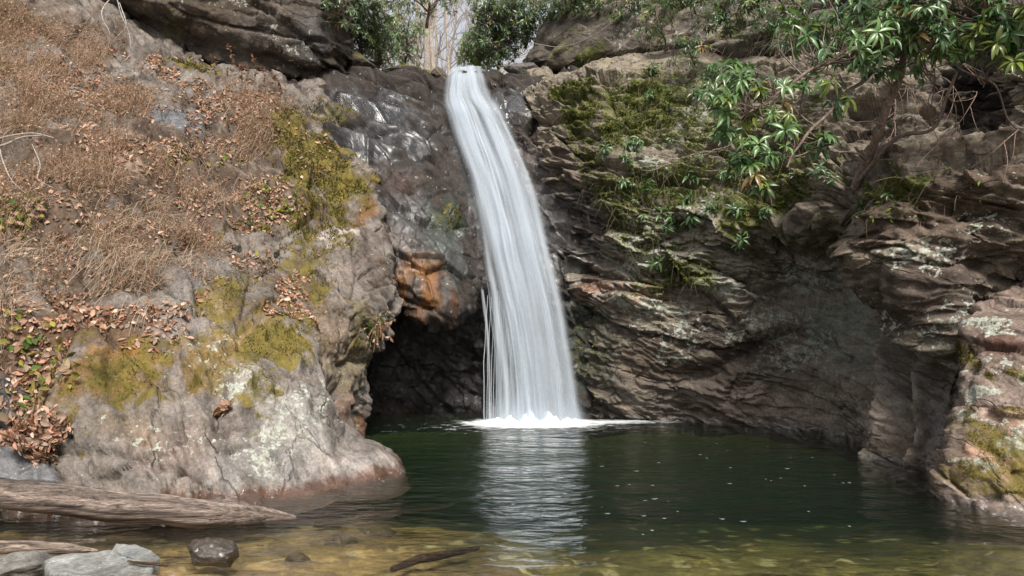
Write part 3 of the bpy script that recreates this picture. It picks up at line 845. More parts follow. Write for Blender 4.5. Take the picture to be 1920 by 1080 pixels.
# ------------------------------------------------------------------ the upper band of cliff
band = Rock([
    [(975, 150, 19.0), (985, 140, 18.0), (1060, 140, 17.2), (1130, 125, 16.4), (1250, 116, 15.2), (1400, 118, 14.2), (1550, 118, 13.0), (1750, 118, 11.8), (1930, 100, 10.5), (2300, 40, 9)],
    [(995, 115, 19.0), (1000, 105, 17.4), (1070, 112, 16.3), (1140, 98, 15.6), (1250, 84, 14.7), (1400, 88, 13.6), (1550, 88, 12.4), (1750, 80, 11.2), (1930, 60, 9.8), (2300, -10, 8.4)],
    [(1030, 50, 19.5), (1040, 40, 17.5), (1100, 50, 16.4), (1160, 45, 15.8), (1260, 40, 14.8), (1400, 40, 13.7), (1550, 30, 12.5), (1750, 10, 11.2), (1930, -20, 9.8), (2300, -120, 8.4)],
    [(1070, -10, 20.0), (1085, -20, 18.0), (1140, -10, 17.0), (1190, -20, 16.2), (1270, -30, 15.2), (1400, -40, 14.1), (1550, -60, 12.9), (1750, -90, 11.6), (1930, -130, 10.2), (2300, -260, 8.8)],
    [(1110, -90, 21), (1130, -110, 19), (1180, -110, 18), (1230, -130, 17.4), (1300, -150, 16.4), (1400, -170, 15.4), (1550, -200, 14.4), (1750, -250, 13.2), (1930, -320, 11.8), (2300, -460, 10.4)],
], 200, 420)
P = band.V
dq = rotx(P, math.radians(22), math.radians(10))
f1, e1 = facet(dq * (0.45, 0.6, 1.0) + 1.5, 33)
f2, e2 = facet(dq * (1.3, 1.4, 3.2) + 1.2, 34)
band.push(0.2 * f1 + 0.1 * f2 + 0.16 * fbm(P * 0.9, 5, 38) - 0.08 * (1 - sm(0, .1, e1)))
band.done()
band.paint((.12, .105, .088), [(1060, 90, 90, 50, 20, (.085, .075, .06), .9, .3), (1200, 60, 80, 60, 0, (.15, .13, .11), .8, .3), (1350, 60, 200, 60, 0, (.16, .145, .12), .8, .3), (1700, 60, 250, 100, 0, (.08, .065, .05), .9, .3)], s=9)
mossU = band.field([(1090, 105, 70, 24, 15, .8, .3), (1345, 60, 50, 30, 0, .8, .25), (1050, 60, 60, 40, 40, .4, .3), (1250, 30, 60, 40, 0, .4, .3), (1550, 60, 200, 60, 0, .45, .3)])
lichU = band.field([(1160, 60, 60, 50, 30, .42, .3), (1300, 60, 90, 50, 0, .42, .3)])
tag(band.build('cliff', M_wall, np.stack((mossU * 0, mossU, lichU), -1)), 'dark upper band of cliff above the mossy shoulder right of the falls', 'cliff', kind='structure')

# ------------------------------------------------------------------ the boulder standing in the pool
bould = Rock([
    [(1830, 930, 8.6), (1768, 960, 6.9), (1800, 985, 6.35), (1870, 990, 6.1), (1960, 990, 6.0), (2100, 985, 5.9), (2350, 985, 6.4)],
    [(1830, 890, 8.6), (1757, 905, 6.95), (1790, 920, 6.6), (1870, 925, 6.35), (1960, 925, 6.2), (2100, 925, 6.1), (2350, 930, 6.6)],
    [(1830, 850, 8.6), (1768, 860, 7.0), (1800, 862, 6.6), (1870, 860, 6.4), (1960, 860, 6.25), (2100, 860, 6.15), (2350, 860, 6.7)],
    [(1850, 800, 8.7), (1786, 805, 7.1), (1815, 800, 6.8), (1880, 800, 6.6), (1960, 795, 6.45), (2100, 790, 6.3), (2350, 790, 6.9)],
    [(1860, 720, 8.8), (1800, 730, 7.3), (1825, 720, 7.0), (1880, 710, 6.8), (1960, 705, 6.65), (2100, 700, 6.5), (2350, 700, 7.1)],
    [(1870, 640, 8.9), (1806, 650, 7.5), (1830, 640, 7.25), (1880, 630, 7.1), (1960, 620, 6.95), (2100, 610, 6.8), (2350, 600, 7.4)],
    [(1890, 580, 9.0), (1818, 590, 7.8), (1840, 580, 7.6), (1890, 570, 7.5), (1960, 560, 7.35), (2100, 540, 7.2), (2350, 540, 7.8)],
    [(1910, 560, 9.1), (1850, 550, 8.3), (1870, 535, 8.1), (1900, 525, 8.0), (1960, 515, 7.9), (2100, 500, 7.8), (2350, 500, 8.2)],
    [(1920, 560, 9.2), (1880, 555, 9.0), (1890, 550, 9.0), (1910, 545, 9.0), (1960, 540, 9.0), (2100, 540, 9.0), (2350, 540, 9.0)],
], 330, 300)
P = bould.V
dq = rotx(P, math.radians(-20), math.radians(5))
f1, e1 = facet(dq * (0.8, 0.9, 1.5) + 2.5, 43)
f2, e2 = facet(dq * (2.0, 2.0, 4.0) + 1.2, 44)
f3, e3 = facet(P * 6, 45)
bould.push(0.10 * f1 + 0.05 * f2 + 0.016 * f3 + 0.05 * fbm(P * 2, 5, 46) - 0.05 * (1 - sm(0, .07, e1)))
bould.done()
bould.paint((.21, .165, .14), [(1860, 870, 120, 60, 0, (.16, .12, .075), .8, .3), (1860, 640, 90, 70, 0, (.155, .115, .095), .8, .3), (1880, 780, 60, 40, -20, (.34, .225, .16), .85, .2), (1850, 850, 60, 30, 0, (.34, .22, .16), .8, .2), (1880, 590, 60, 40, 0, (.13, .10, .085), .7, .3), (1870, 640, 60, 24, 0, (.085, .04, .028), .7, .2)], s=11)
mossR = bould.field([(1830, 790, 40, 50, 0, .8, .25), (1860, 890, 120, 45, 0, .72, .3), (1915, 860, 50, 60, 0, .8, .25), (1812, 660, 12, 70, 0, .8, .2), (1890, 750, 50, 25, -20, .7, .25), (1900, 700, 40, 20, -20, .5, .3)])
lichR = bould.field([(1850, 727, 48, 22, 10, 1.0, .14), (1912, 708, 26, 16, 0, 1.0, .14), (1805, 770, 22, 16, 20, .95, .2), (1800, 860, 30, 12, 0, .8, .25), (1905, 830, 30, 22, 0, .8, .25), (1820, 600, 30, 30, 0, .55, .3), (1850, 660, 60, 40, 0, .45, .3), (1880, 785, 60, 30, 0, .5, .3)])
zz = bould.V[..., 2]
wetR = drown(bould, 0 * zz)
lichR = lichR * sm(.0, .1, zz)
mossR = mossR * sm(-.02, .08, zz)
tag(bould.build('boulder', M_rock, np.stack((wetR, mossR, lichR), -1), loc=at(1900, 940, 7.0)), 'tall lichen-crusted boulder with mossy foot standing in the pool at its right edge', 'boulder')

# ------------------------------------------------------------------ the dark overhang above the bank
over = Rock([
    [(150, 60, 18.5), (300, 110, 18.5), (450, 135, 18.4), (560, 150, 18.3), (640, 150, 18.3), (690, 140, 18.6), (720, 120, 20)],
    [(170, 40, 15.6), (290, 75, 15.8), (400, 112, 15.9), (500, 130, 16.0), (580, 142, 16.2), (640, 132, 16.6), (670, 120, 19)],
    [(180, 18, 14.9), (290, 48, 15.0), (400, 82, 15.2), (500, 105, 15.4), (580, 122, 15.7), (645, 112, 16.2), (662, 100, 19)],
    [(180, -20, 14.4), (290, 10, 14.4), (400, 40, 14.6), (500, 64, 14.9), (580, 82, 15.3), (648, 82, 16.0), (660, 70, 19)],
    [(180, -80, 14.2), (290, -60, 14.2), (400, -30, 14.4), (500, -5, 14.8), (580, 20, 15.3), (650, 40, 16.2), (662, 30, 19)],
    [(160, -180, 14.3), (290, -170, 14.4), (400, -150, 14.7), (500, -120, 15.2), (590, -80, 15.8), (655, -50, 16.8), (670, -60, 19)],
    [(140, -260, 16), (290, -260, 16), (400, -250, 16.3), (500, -230, 17), (590, -200, 17.6), (660, -170, 18.4), (680, -170, 20)],
], 240, 320)
P = over.V
px0, py0 = proj(P)
dq = rotx(P, math.radians(-14), math.radians(8))
f1, e1 = facet(dq * (0.4, 0.5, 1.3) + 2.5, 53)
f2, e2 = facet(dq * (1.1, 1.2, 3.6) + 1.2, 54)
s_ = (dq[..., 2] + .2 * fbm(P * .8, 3, 55)) / .36
led = s_ - np.floor(s_)
over.push(0.16 * f1 + 0.09 * f2 + .16 * fbm(P * 1.0, 5, 56) + .28 * sm(20, 90, py0 - .18 * (px0 - 300)) * (sm(0, .8, led) - sm(.8, 1, led)) - .06 * (1 - sm(0, .1, e1)))
over.done()
over.paint((.075, .062, .052), [(430, 30, 200, 60, 10, (.085, .065, .05), .8, .3), (450, 110, 200, 20, 12, (.10, .088, .078), .6, .3), (610, 60, 40, 60, 0, (.085, .08, .08), .8, .3)], s=13)
mossO = over.field([(330, 85, 60, 14, 20, .5, .3), (250, 20, 40, 30, 20, .4, .3)])
lichO = over.field([(420, 5, 120, 20, 10, .36, .3), (560, 100, 80, 30, 0, .3, .3)])
tag(over.build('overhanging_boulder', M_wall, np.stack((mossO * 0, mossO, lichO), -1), loc=at(430, 130, 16.5)), 'huge dark overhanging boulder at the top, above the brushy slope', 'boulder')
# ------------------------------------------------------------------ loose rocks
def lump(name, c, size, mtl, label, cat, col, s, seg=(48, 72), rot=0.0, amp=1.0, flat=0.0, moss=0.0, wet=0.0, lich=0.0, group=None, tilt=0.0):
    """A broken stone: an ellipsoid cut by tilted planes and roughened; c is its centre."""
    nu, nv = seg
    th = np.linspace(0.02, math.pi - 0.02, nu)[:, None]
    ph = np.linspace(0, 2 * math.pi, nv, endpoint=False)[None]
    D = np.stack((np.sin(th) * np.cos(ph), np.sin(th) * np.sin(ph), np.cos(th) + 0 * ph), -1)
    r = np.random.default_rng(s)
    R = 1.0 + 0.22 * fbm(D * 1.1 + s, 3, s)
    for k in range(11):
        n = r.normal(size=3)
        n /= np.linalg.norm(n)
        h = r.uniform(.55, .9)
        q = D @ n
        R = np.where(q > 0.05, np.minimum(R, h / np.maximum(q, .05) + .02), R)
    if flat:
        q = D[..., 2]
        R = np.where(q > .05, np.minimum(R, flat / np.maximum(q, .05)), R)
    V = D * R[..., None] * np.array(size)
    ms = min(size)
    V = V + D * (amp * ms * (0.10 * fbm(V / ms * 1.6 + s, 5, s + 3) + 0.05 * facet(V / ms * 3 + s, s)[0]))[..., None]
    ca, sa = math.cos(tilt), math.sin(tilt)
    V = np.stack((V[..., 0] * ca + V[..., 2] * sa, V[..., 1], -V[..., 0] * sa + V[..., 2] * ca), -1)
    ca, sa = math.cos(rot), math.sin(rot)
    V = np.stack((V[..., 0] * ca - V[..., 1] * sa, V[..., 0] * sa + V[..., 1] * ca, V[..., 2]), -1) + c
    mb = MB()
    up = np.clip(np.gradient(V, axis=0)[..., 2] * 0 + D[..., 2], 0, 1)
    nn = fbm(V * 3, 4, s + 9)
    mk = np.stack((np.full(up.shape, wet), moss * sm(-.1, .5, up + nn * .6), np.full(up.shape, lich)), -1)
    q = gridq(nu, nv, True)[:, ::-1]
    mb.add(V, q, c=np.broadcast_to(np.array(col), V.shape) * (1 + 0.35 * nn[..., None]))
    o = mb.build(name, mtl, masks=mk.reshape(-1, 3), loc=np.array((c[0], c[1], c[2] - size[2])))
    return tag(o, label, cat, group)


def slab(name, outline, z, th, mtl, label, col, s, tilt=(0, 0), masks=(0, 0, 0), bev=0.02, rough=0.012):
    """A flat stone: outline (photo pixels on the plane at height z), bevelled, with a broken edge and underside."""
    pts = np.array([onz(x, y, z) for x, y in outline])
    n = 140
    P = np.concatenate((pts, pts[:1]))
    L = np.concatenate(([0], np.cumsum(np.linalg.norm(np.diff(P, axis=0), axis=1))))
    t = np.linspace(0, L[-1], n, endpoint=False)
    E = np.stack([np.interp(t, L, P[:, k]) for k in range(3)], 1)
    c = E.mean(0)
    E = E + (E - c) * (0.06 * fbm(E * 9, 4, s))[:, None]
    rings = []
    for sc in np.linspace(0.02, 0.985, 36):
        rings.append(c + (E - c) * sc)
    rings.append(c + (E - c) * 1.0 - (0, 0, bev * .5))
    for k in range(1, 7):
        rings.append(c + (E - c) * (1.0 + .03 * noise(E * 14 + k, s)[:, None]) - np.array((0, 0, bev * .5 + th * k / 6)))
    V = np.array(rings)
    w = np.ones(V.shape[:2])
    V[..., 2] += rough * fbm(V * 6, 4, s + 1) * 2 + (V[..., 0] - c[0]) * tilt[0] + (V[..., 1] - c[1]) * tilt[1] + rough * facet(V * (5, 5, 2), s + 2)[0]
    mb = MB()
    nn = fbm(V * 4, 5, s + 5)
    mb.add(V, gridq(len(rings), n, True), c=np.array(col) * (1 + .4 * nn[..., None]))
    mk = np.broadcast_to(np.array(masks, float), V.shape).copy()
    mk[..., 0] = np.maximum(mk[..., 0], sm(.05, .0, V[..., 2]))
    o = mb.build(name, mtl, loc=(c[0], c[1], V[..., 2].min()), masks=mk.reshape(-1, 3))
    return tag(o, label, 'rock')


M_pale = rock_material('stream_slate', strata=0.2, stretch=1.0, bump=0.5)
slab('flat_rock', [(85, 1052), (110, 1038), (160, 1036), (205, 1030), (240, 1036), (290, 1058), (285, 1078), (230, 1083), (150, 1080), (95, 1076)], 0.06, .10, M_pale,
     'pale grey flat rock slab lying in the shallows, broadest of the front stones', (.205, .21, .20), 61, rough=.006)
slab('flat_rock', [(208, 1030), (218, 1019), (250, 1020), (285, 1034), (300, 1047), (278, 1052), (240, 1042)], 0.07, .07, M_pale,
     'small thin pale slab behind the broad front slab', (.19, .195, .19), 62, rough=.006)
slab('flat_rock', [(120, 1110), (160, 1084), (260, 1080), (330, 1076), (400, 1092), (420, 1130), (260, 1150)], 0.05, .10, M_pale,
     'wet brown grey slab cut off by the bottom edge of the picture', (.17, .16, .145), 63, masks=(.3, .1, 0))
c = onz(30, 1062, 0.0)
lump('rock', c + (0, 0, .02), (.27, .2, .085), M_pale, 'rounded grey rock with a mossy front in the bottom corner', 'rock', (.19, .19, .18), 64, moss=.05, rot=.4, flat=.5)
c = onz(400, 1050, 0.0)
lump('rock', c + (0, .05, .02), (.21, .13, .10), M_slick, 'wet brown rock poking out of the shallows by itself', 'rock', (.055, .043, .033), 66, wet=.75, rot=-.15, tilt=.12)
c = onz(20, 905, 0.1)
c = at(30, 890, 6.35)
lump('rock', c, (.52, .25, .24), M_rock, 'blue grey wet rock behind the big log below the leaf pile', 'rock', BLUEG, 67, wet=.5)

# stones at the lip of the falls
lump('ledge_rock', at(770, 140, 17.0), (1.05, .5, .20), M_rock, 'long flat mossy rock on the lip left of the falls', 'rock', (.07, .06, .05), 70, moss=.95, wet=.3, tilt=.09, flat=.8)
lump('ledge_rock', at(822, 140, 16.5), (.22, .3, .20), M_rock, 'brown round stone under the mossy rock at the lip', 'rock', (.13, .11, .085), 71, moss=.3, tilt=-.3)
lump('ledge_rock', at(926, 142, 16.7), (.24, .3, .17), M_slick, 'small dark wet stone at the right end of the lip', 'rock', (.07, .06, .055), 72, wet=.7)
lump('ledge_rock', at(985, 135, 17.0), (.55, .4, .28), M_rock, 'grey ribbed rock against the foot of the dark cliff beside the lip', 'rock', (.12, .11, .10), 73, wet=.4, tilt=.35)
lump('ledge_rock', at(560, 128, 16.2), (.85, .6, .34), M_wall, 'dark layered rock under the right end of the overhang', 'rock', (.06, .053, .047), 74, moss=.35, tilt=.16)
lump('ledge_rock', at(660, 118, 17.0), (.55, .5, .30), M_wall, 'mossy rock with leaf litter between the overhang and the long lip rock', 'rock', (.085, .07, .05), 75, moss=.7, tilt=.1)
lump('ledge_rock', at(620, 140, 16.4), (.8, .4, .16), M_slick, 'low dark shelf of rock above the wet chute', 'rock', (.05, .046, .043), 76, moss=.3, wet=.5, tilt=.12)

# ------------------------------------------------------------------ the pool: bed and water
nx, ny = 420, 420
X, Y = np.meshgrid(np.linspace(-7.5, 8.0, nx), np.concatenate((np.linspace(1.2, 7.5, 300), np.linspace(7.55, 16.5, 120))), indexing='xy')
lf = sm(.2, -2.4, X)
n0 = fbm(np.stack((X * .5, Y * .3, X * 0), -1), 3, 81)
yy = Y + .45 * n0 - 1.0 * lf - .35 * sm(3.0, 6.0, X)
dep = 0.14 + .085 * np.maximum(yy - 3.6, 0) * sm(3.6, 4.6, yy) + .06 * np.maximum(yy - 5.8, 0) * sm(5.8, 7.2, yy) + .15 * np.maximum(yy - 8, 0)
dep = np.minimum(dep, 2.4)
Pb = np.stack((X, Y, -dep), -1)
fw, few, idw, _ = worley(Pb * (4.2, 4.2, .5) + 5, 82)
fw2, few2, idw2, _ = worley(Pb * (9.5, 9.5, .5) + 1, 83)
Pb[..., 2] += sm(.6, .3, dep) * (0.03 * fbm(Pb * (1.5, 1.5, .2), 4, 84) + 0.05 * sm(.1, .5, few - fw * .5) * ((idw % 7) / 7.0) + 0.03 * sm(.05, .5, few2 - fw2 * .5))
k1 = ((idw >> np.uint32(4)) % 100) / 100.0
k2 = ((idw2 >> np.uint32(4)) % 100) / 100.0
n = fbm(Pb * (1.1, 1.1, .3), 4, 85)
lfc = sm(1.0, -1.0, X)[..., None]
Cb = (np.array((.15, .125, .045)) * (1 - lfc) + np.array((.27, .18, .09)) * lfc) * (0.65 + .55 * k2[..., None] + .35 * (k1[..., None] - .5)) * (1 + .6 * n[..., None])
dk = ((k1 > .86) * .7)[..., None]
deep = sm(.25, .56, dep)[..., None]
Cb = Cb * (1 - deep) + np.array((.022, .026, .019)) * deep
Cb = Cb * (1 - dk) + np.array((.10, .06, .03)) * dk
lt = ((k2 > .93) * .6)[..., None]
Cb = Cb * (1 - lt) + np.array((.45, .40, .28)) * lt
M_bed, nt, bs, out = mat('stream_gravel')
cn = nd(nt, 'ShaderNodeVertexColor', layer_name='Col').outputs[0]
gp = nd(nt, 'ShaderNodeNewGeometry').outputs['Position']
nn_ = noise_node(nt, gp, 26, 6, .7)
nt.links.new(mixc(nt, 1.0, cn, mixc(nt, mapr(nt, nn_, .3, .7, 0, 1), (.55, .55, .55), (1.35, 1.3, 1.2)), 'MULTIPLY'), bs.inputs['Base Color'])
bs.inputs['Roughness'].default_value = .8
mb = MB()
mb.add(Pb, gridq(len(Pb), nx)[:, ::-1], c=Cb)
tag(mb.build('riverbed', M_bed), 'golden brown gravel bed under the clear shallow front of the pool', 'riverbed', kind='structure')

for k, (px, py, a, b, z) in enumerate([(640, 1020, .16, .1, -.24), (700, 1000, .22, .12, -.30), (560, 1058, .10, .07, -.2), (480, 995, .14, .1, -.24)]):
    c = onz(px, py, z)
    lump('submerged_stone', c, (a, b, .09), M_slick, 'dark brown stone lying under the shallow water at the front of the pool', 'rock', (.085, .055, .03), 90 + k, seg=(24, 36), rot=.2 * k, wet=.5, group='stones under the shallow water')

# water: one closed body, absorbing like peaty mountain water
M_wat, nt, bs, out = mat('pool_water')
nt.nodes.remove(bs)
L = nt.links
gp = nd(nt, 'ShaderNodeNewGeometry').outputs['Position']
mp = nd(nt, 'ShaderNodeMapping')
mp.inputs['Scale'].default_value = (0.75, 1.55, 1)
mp.inputs['Rotation'].default_value = (0, 0, .12)
L.new(gp, mp.inputs[0])
r1 = noise_node(nt, mp.outputs[0], 1.7, 2, .45, .5)
r2 = noise_node(nt, mp.outputs[0], 6.5, 3, .5, .4)
sx = nd(nt, 'ShaderNodeSeparateXYZ')
L.new(gp, sx.inputs[0])
amp = mapr(nt, sx.outputs[1], 4.0, 9.0, .65, 1.0)
patch = mapr(nt, noise_node(nt, gp, .5, 2, .5), .35, .65, .55, 1.25)
h = mth(nt, 'MULTIPLY', mth(nt, 'ADD', r1, mth(nt, 'MULTIPLY', r2, .46)), mth(nt, 'MULTIPLY', amp, patch))
bp = nd(nt, 'ShaderNodeBump')
bp.inputs['Strength'].default_value = 1.0
bp.inputs['Distance'].default_value = 0.10
L.new(h, bp.inputs['Height'])
inc = nd(nt, 'ShaderNodeNewGeometry')
dt_ = nd(nt, 'ShaderNodeVectorMath', operation='DOT_PRODUCT')
L.new(inc.outputs['Incoming'], dt_.inputs[0])
L.new(bp.outputs[0], dt_.inputs[1])
cs = mth(nt, 'ABSOLUTE', dt_.outputs['Value'])
frs = mth(nt, 'ADD', .02, mth(nt, 'MULTIPLY', .98, mth(nt, 'POWER', mth(nt, 'SUBTRACT', 1.0, cs), 5.0)))   # water's reflectance, the same from above and below
gl = nd(nt, 'ShaderNodeBsdfGlossy')
gl.inputs['Roughness'].default_value = .12
L.new(bp.outputs[0], gl.inputs['Normal'])
tb = nd(nt, 'ShaderNodeBsdfTransparent')
mx = nd(nt, 'ShaderNodeMixShader')
L.new(frs, mx.inputs[0])
L.new(tb.outputs[0], mx.inputs[1])
L.new(gl.outputs[0], mx.inputs[2])
L.new(mx.outputs[0], out.inputs['Surface'])
va = nd(nt, 'ShaderNodeVolumeAbsorption')
va.inputs['Color'].default_value = (.48, .55, .27, 1)
va.inputs['Density'].default_value = 1.0
vs = nd(nt, 'ShaderNodeVolumeScatter')
vs.inputs['Color'].default_value = (.34, .70, .60, 1)
vs.inputs['Density'].default_value = .03
ad = nd(nt, 'ShaderNodeAddShader')
L.new(va.outputs[0], ad.inputs[0])
L.new(vs.outputs[0], ad.inputs[1])
L.new(ad.outputs[0], out.inputs['Volume'])
mb = MB()
x0, x1, y0, y1, zb = -8.5, 9.0, 1.0, 16.8, -4.2
nxw, nyw = 60, 60
Xw, Yw = np.meshgrid(np.linspace(x0, x1, nxw), np.linspace(y0, y1, nyw), indexing='ij')
top = np.stack((Xw, Yw, np.zeros_like(Xw)), -1).reshape(-1, 3)
bot = top + (0, 0, zb)
q = gridq(nxw, nyw)
mb.add(np.concatenate((top, bot)), np.concatenate((q, q[:, ::-1] + len(top))))
I = np.arange(nxw * nyw).reshape(nxw, nyw)
rim = np.concatenate((I[:, 0], I[-1, 1:], I[-2::-1, -1], I[0, -2:0:-1]))
nxt = np.roll(rim, -1)
mb.q.append(np.stack((rim, rim + len(top), nxt + len(top), nxt), -1))
tag(mb.build('water', M_wat, smooth=False), 'dark green clear pool below the falls', 'pool', kind='structure')

# ------------------------------------------------------------------ the waterfall
edge = [(842, 900, 200, 18.6), (840, 905, 137, 16.9), (836, 906, 143, 16.35), (824, 918, 184, 15.55), (832, 940, 225, 15.05), (848, 968, 285, 14.55), (865, 992, 345, 14.15), (880, 1014, 420, 13.8), (890, 1036, 500, 13.5),
        (900, 1054, 570, 13.32), (908, 1068, 640, 13.22), (911, 1079, 710, 13.16), (911, 1090, 800, 13.12)]
nv_, nu_ = 360, 150
Le = spline([at(e[0], e[2], e[3]) for e in edge], nv_)
Re = spline([at(e[1], e[2] - 3, e[3]) for e in edge], nv_)
M_fall, nt, bs, out = mat('falling_water')
L = nt.links
uvn = nd(nt, 'ShaderNodeVertexColor', layer_name='Col').outputs[0]
mk_ = nd(nt, 'ShaderNodeVertexColor', layer_name='Mask').outputs[0]
sp = nd(nt, 'ShaderNodeSeparateColor')
L.new(uvn, sp.inputs[0])
sp2 = nd(nt, 'ShaderNodeSeparateColor')
L.new(mk_, sp2.inputs[0])


def streak(su, sv_, det, rough):
    cmb = nd(nt, 'ShaderNodeCombineXYZ')
    L.new(mth(nt, 'MULTIPLY', sp.outputs[0], su), cmb.inputs[0])
    L.new(mth(nt, 'MULTIPLY', sp.outputs[1], sv_), cmb.inputs[1])
    L.new(mth(nt, 'MULTIPLY', sp.outputs[2], 37.0), cmb.inputs[2])
    return noise_node(nt, cmb.outputs[0], 1.0, det, rough, .15)


sa = streak(10, 1.2, 3, .5)
sb = streak(44, 1.3, 3, .55)
den = mth(nt, 'ADD', mapr(nt, sa, .3, .7, .55, 1.35), mapr(nt, sb, .3, .7, -.20, .20))
al = mth(nt, 'MULTIPLY', den, sp2.outputs[0])
alpha = mth(nt, 'MINIMUM', mth(nt, 'MULTIPLY', al, sp2.outputs[1]), .96)
df = nd(nt, 'ShaderNodeBsdfDiffuse')
df.inputs[0].default_value = (.56, .615, .67, 1)
tl = nd(nt, 'ShaderNodeBsdfTranslucent')
tl.inputs[0].default_value = (.56, .63, .70, 1)
bp = nd(nt, 'ShaderNodeBump')
bp.inputs['Strength'].default_value = .3
bp.inputs['Distance'].default_value = .04
L.new(al, bp.inputs['Height'])
L.new(bp.outputs[0], df.inputs['Normal'])
m1 = nd(nt, 'ShaderNodeMixShader')
m1.inputs[0].default_value = .35
L.new(df.outputs[0], m1.inputs[1])
L.new(tl.outputs[0], m1.inputs[2])
tb = nd(nt, 'ShaderNodeBsdfTransparent')
m2 = nd(nt, 'ShaderNodeMixShader')
L.new(alpha, m2.inputs[0])
L.new(tb.outputs[0], m2.inputs[1])
L.new(m1.outputs[0], m2.inputs[2])
L.new(m2.outputs[0], out.inputs[0])
nt.nodes.remove(bs)
wf = thing('waterfall', at(1000, 782, 13.15) * (1, 1, 0), 'tall white veil of water sliding down the rock into the pool', 'waterfall')
rf = np.random.default_rng(1201)


def ribbon(uc, wd, dens, v0, v1, off, seed, nu=9, soft=.12, nm='strand'):
    """One soft strand of the fall: uc and wd are its middle and half width as shares of the fall's width."""
    v = np.linspace(v0, v1, max(40, int(260 * (v1 - v0))))
    x = np.linspace(-1, 1, nu)
    uc_ = uc(v) if callable(uc) else np.full(len(v), uc)
    q = np.stack((v * 5, 0 * v + seed, 0 * v), -1)
    uc_ = uc_ + .030 * noise(q, 7) + .012 * noise(q * 3.1, 8)
    w = wd * (.75 + .55 * v + .5 * noise(q * 1.6 + 5, 9))
    U = uc_[:, None] + x[None] * w[:, None]
    i = v * (nv_ - 1)
    lo = np.minimum(i.astype(int), nv_ - 2)
    fr = (i - lo)[:, None]
    Lv = Le[lo] * (1 - fr) + Le[lo + 1] * fr
    Rv = Re[lo] * (1 - fr) + Re[lo + 1] * fr
    V = Lv[:, None] * (1 - U[..., None]) + Rv[:, None] * U[..., None]
    bul = np.sin(np.pi * np.clip(U, 0, 1)) * (.06 + .12 * v[:, None])
    step = np.exp(-((v - .19) / .025) ** 2) + .8 * np.exp(-((v - .31) / .035) ** 2) + .4 * np.exp(-((v - .62) / .03) ** 2)
    V[..., 1] += off - bul - .09 * step[:, None] + .05 * fbm(np.stack((U * 7, v[:, None] * 4 + 0 * U, np.full(U.shape, seed)), -1), 3, 101) - .05 * (1 - x[None] ** 2) * min(1, wd * 12)
    prof = np.exp(-(x * 1.75) ** 2)
    prof = (prof - prof.min()) / (1 - prof.min())
    end = sm(v0, v0 + soft, v) * (1 - sm(v1 - soft, v1, v) * (v1 < .99))
    dens = dens * (1 - .42 * sm(.5, .85, v)) if wd > .07 else dens
    d = dens * (1 + .35 * step + .45 * noise(q * 2.3 + 3, 10)) * (1 + .4 * sm(.93, 1, v))
    mbw = MB()
    mbw.add(V, gridq(len(v), nu)[:, ::-1], c=np.stack((U, v[:, None] + 0 * U, np.full(U.shape, (seed * .137) % 1)), -1))
    mbw.build(nm, M_fall, wf, masks=np.stack((np.clip(d, 0, 2)[:, None] + 0 * U, end[:, None] * prof[None], 0 * U), -1).reshape(-1, 3))


# the wide thin veil, then the two main flows, then single strands
ribbon(.50, .56, .44, 0, .62, .05, 1, nu=60, soft=.04, nm='water_sheet')
ribbon(.52, .52, .24, .25, 1, .05, 2, nu=60, soft=.3, nm='water_sheet')
for k in range(7):
    ribbon(lambda v, k=k: .14 + .125 * k + .12 * v, .15, rf.uniform(.35, .6), 0, rf.uniform(.30, .60), -.03 - .015 * k, 150 + k, nu=13, soft=.10)
flow1 = lambda v: .42 - .16 * np.exp(-((v - .38) / .22) ** 2) + .05 * v
flow2 = lambda v: .72 + .06 * np.sin(v * 4 + .5)
for k in range(9):
    o = rf.normal() * .07
    ribbon(lambda v, o=o: flow1(v) + o * (.5 + v), rf.uniform(.07, .16), rf.uniform(.30, .62), rf.uniform(0, .12), 1, -.02 - .018 * k, 10 + k, nu=13)
for k in range(8):
    o = rf.normal() * .06
    ribbon(lambda v, o=o: flow2(v) + o * (.6 + v), rf.uniform(.05, .13), rf.uniform(.28, .6), rf.uniform(.0, .3), 1, -.02 - .018 * k, 30 + k, nu=13)
for k in range(5):
    ribbon(lambda v, k=k: .20 + .12 * k + .5 * (v - .1), rf.uniform(.12, .20), rf.uniform(.5, .8), 0, rf.uniform(.28, .5), -.03 - .02 * k, 45 + k, nu=13)
for k in range(7):
    ribbon(lambda v, k=k: .78 + .03 * k + .03 * np.sin(v * 6 + k), rf.uniform(.05, .11), rf.uniform(.35, .6), rf.uniform(.25, .5), 1, -.04 - .02 * k, 170 + k, nu=11)
for k in range(34):
    v0 = rf.uniform(0.05, .7)
    a0 = rf.uniform(.22, .80) if v0 < .55 else rf.uniform(.08, .90)
    dr = rf.uniform(.0, .55) * (1 - a0)
    v1 = 1 if rf.random() < .6 else min(1, v0 + rf.uniform(.25, .5))
    ribbon(lambda v, a0=a0, dr=dr, v0=v0: a0 + dr * (v - v0), rf.uniform(.014, .06), rf.uniform(.25, .7), v0, v1, rf.uniform(-.22, -.02), 60 + k, nu=7, soft=.15)
for k in range(16):                       # free-falling threads over the hollow
    a0 = rf.uniform(.03, .45)
    ribbon(a0, rf.uniform(.008, .022), rf.uniform(.25, .6), rf.uniform(.60, .72), 1, rf.uniform(-.14, .03), 100 + k, nu=5, soft=.08)
for k in range(7):                        # splash-out at the foot
    ribbon(.1 + .14 * k, .13, .5, .94, 1.0, -.16 - .02 * k, 130 + k, nu=11, soft=.05)
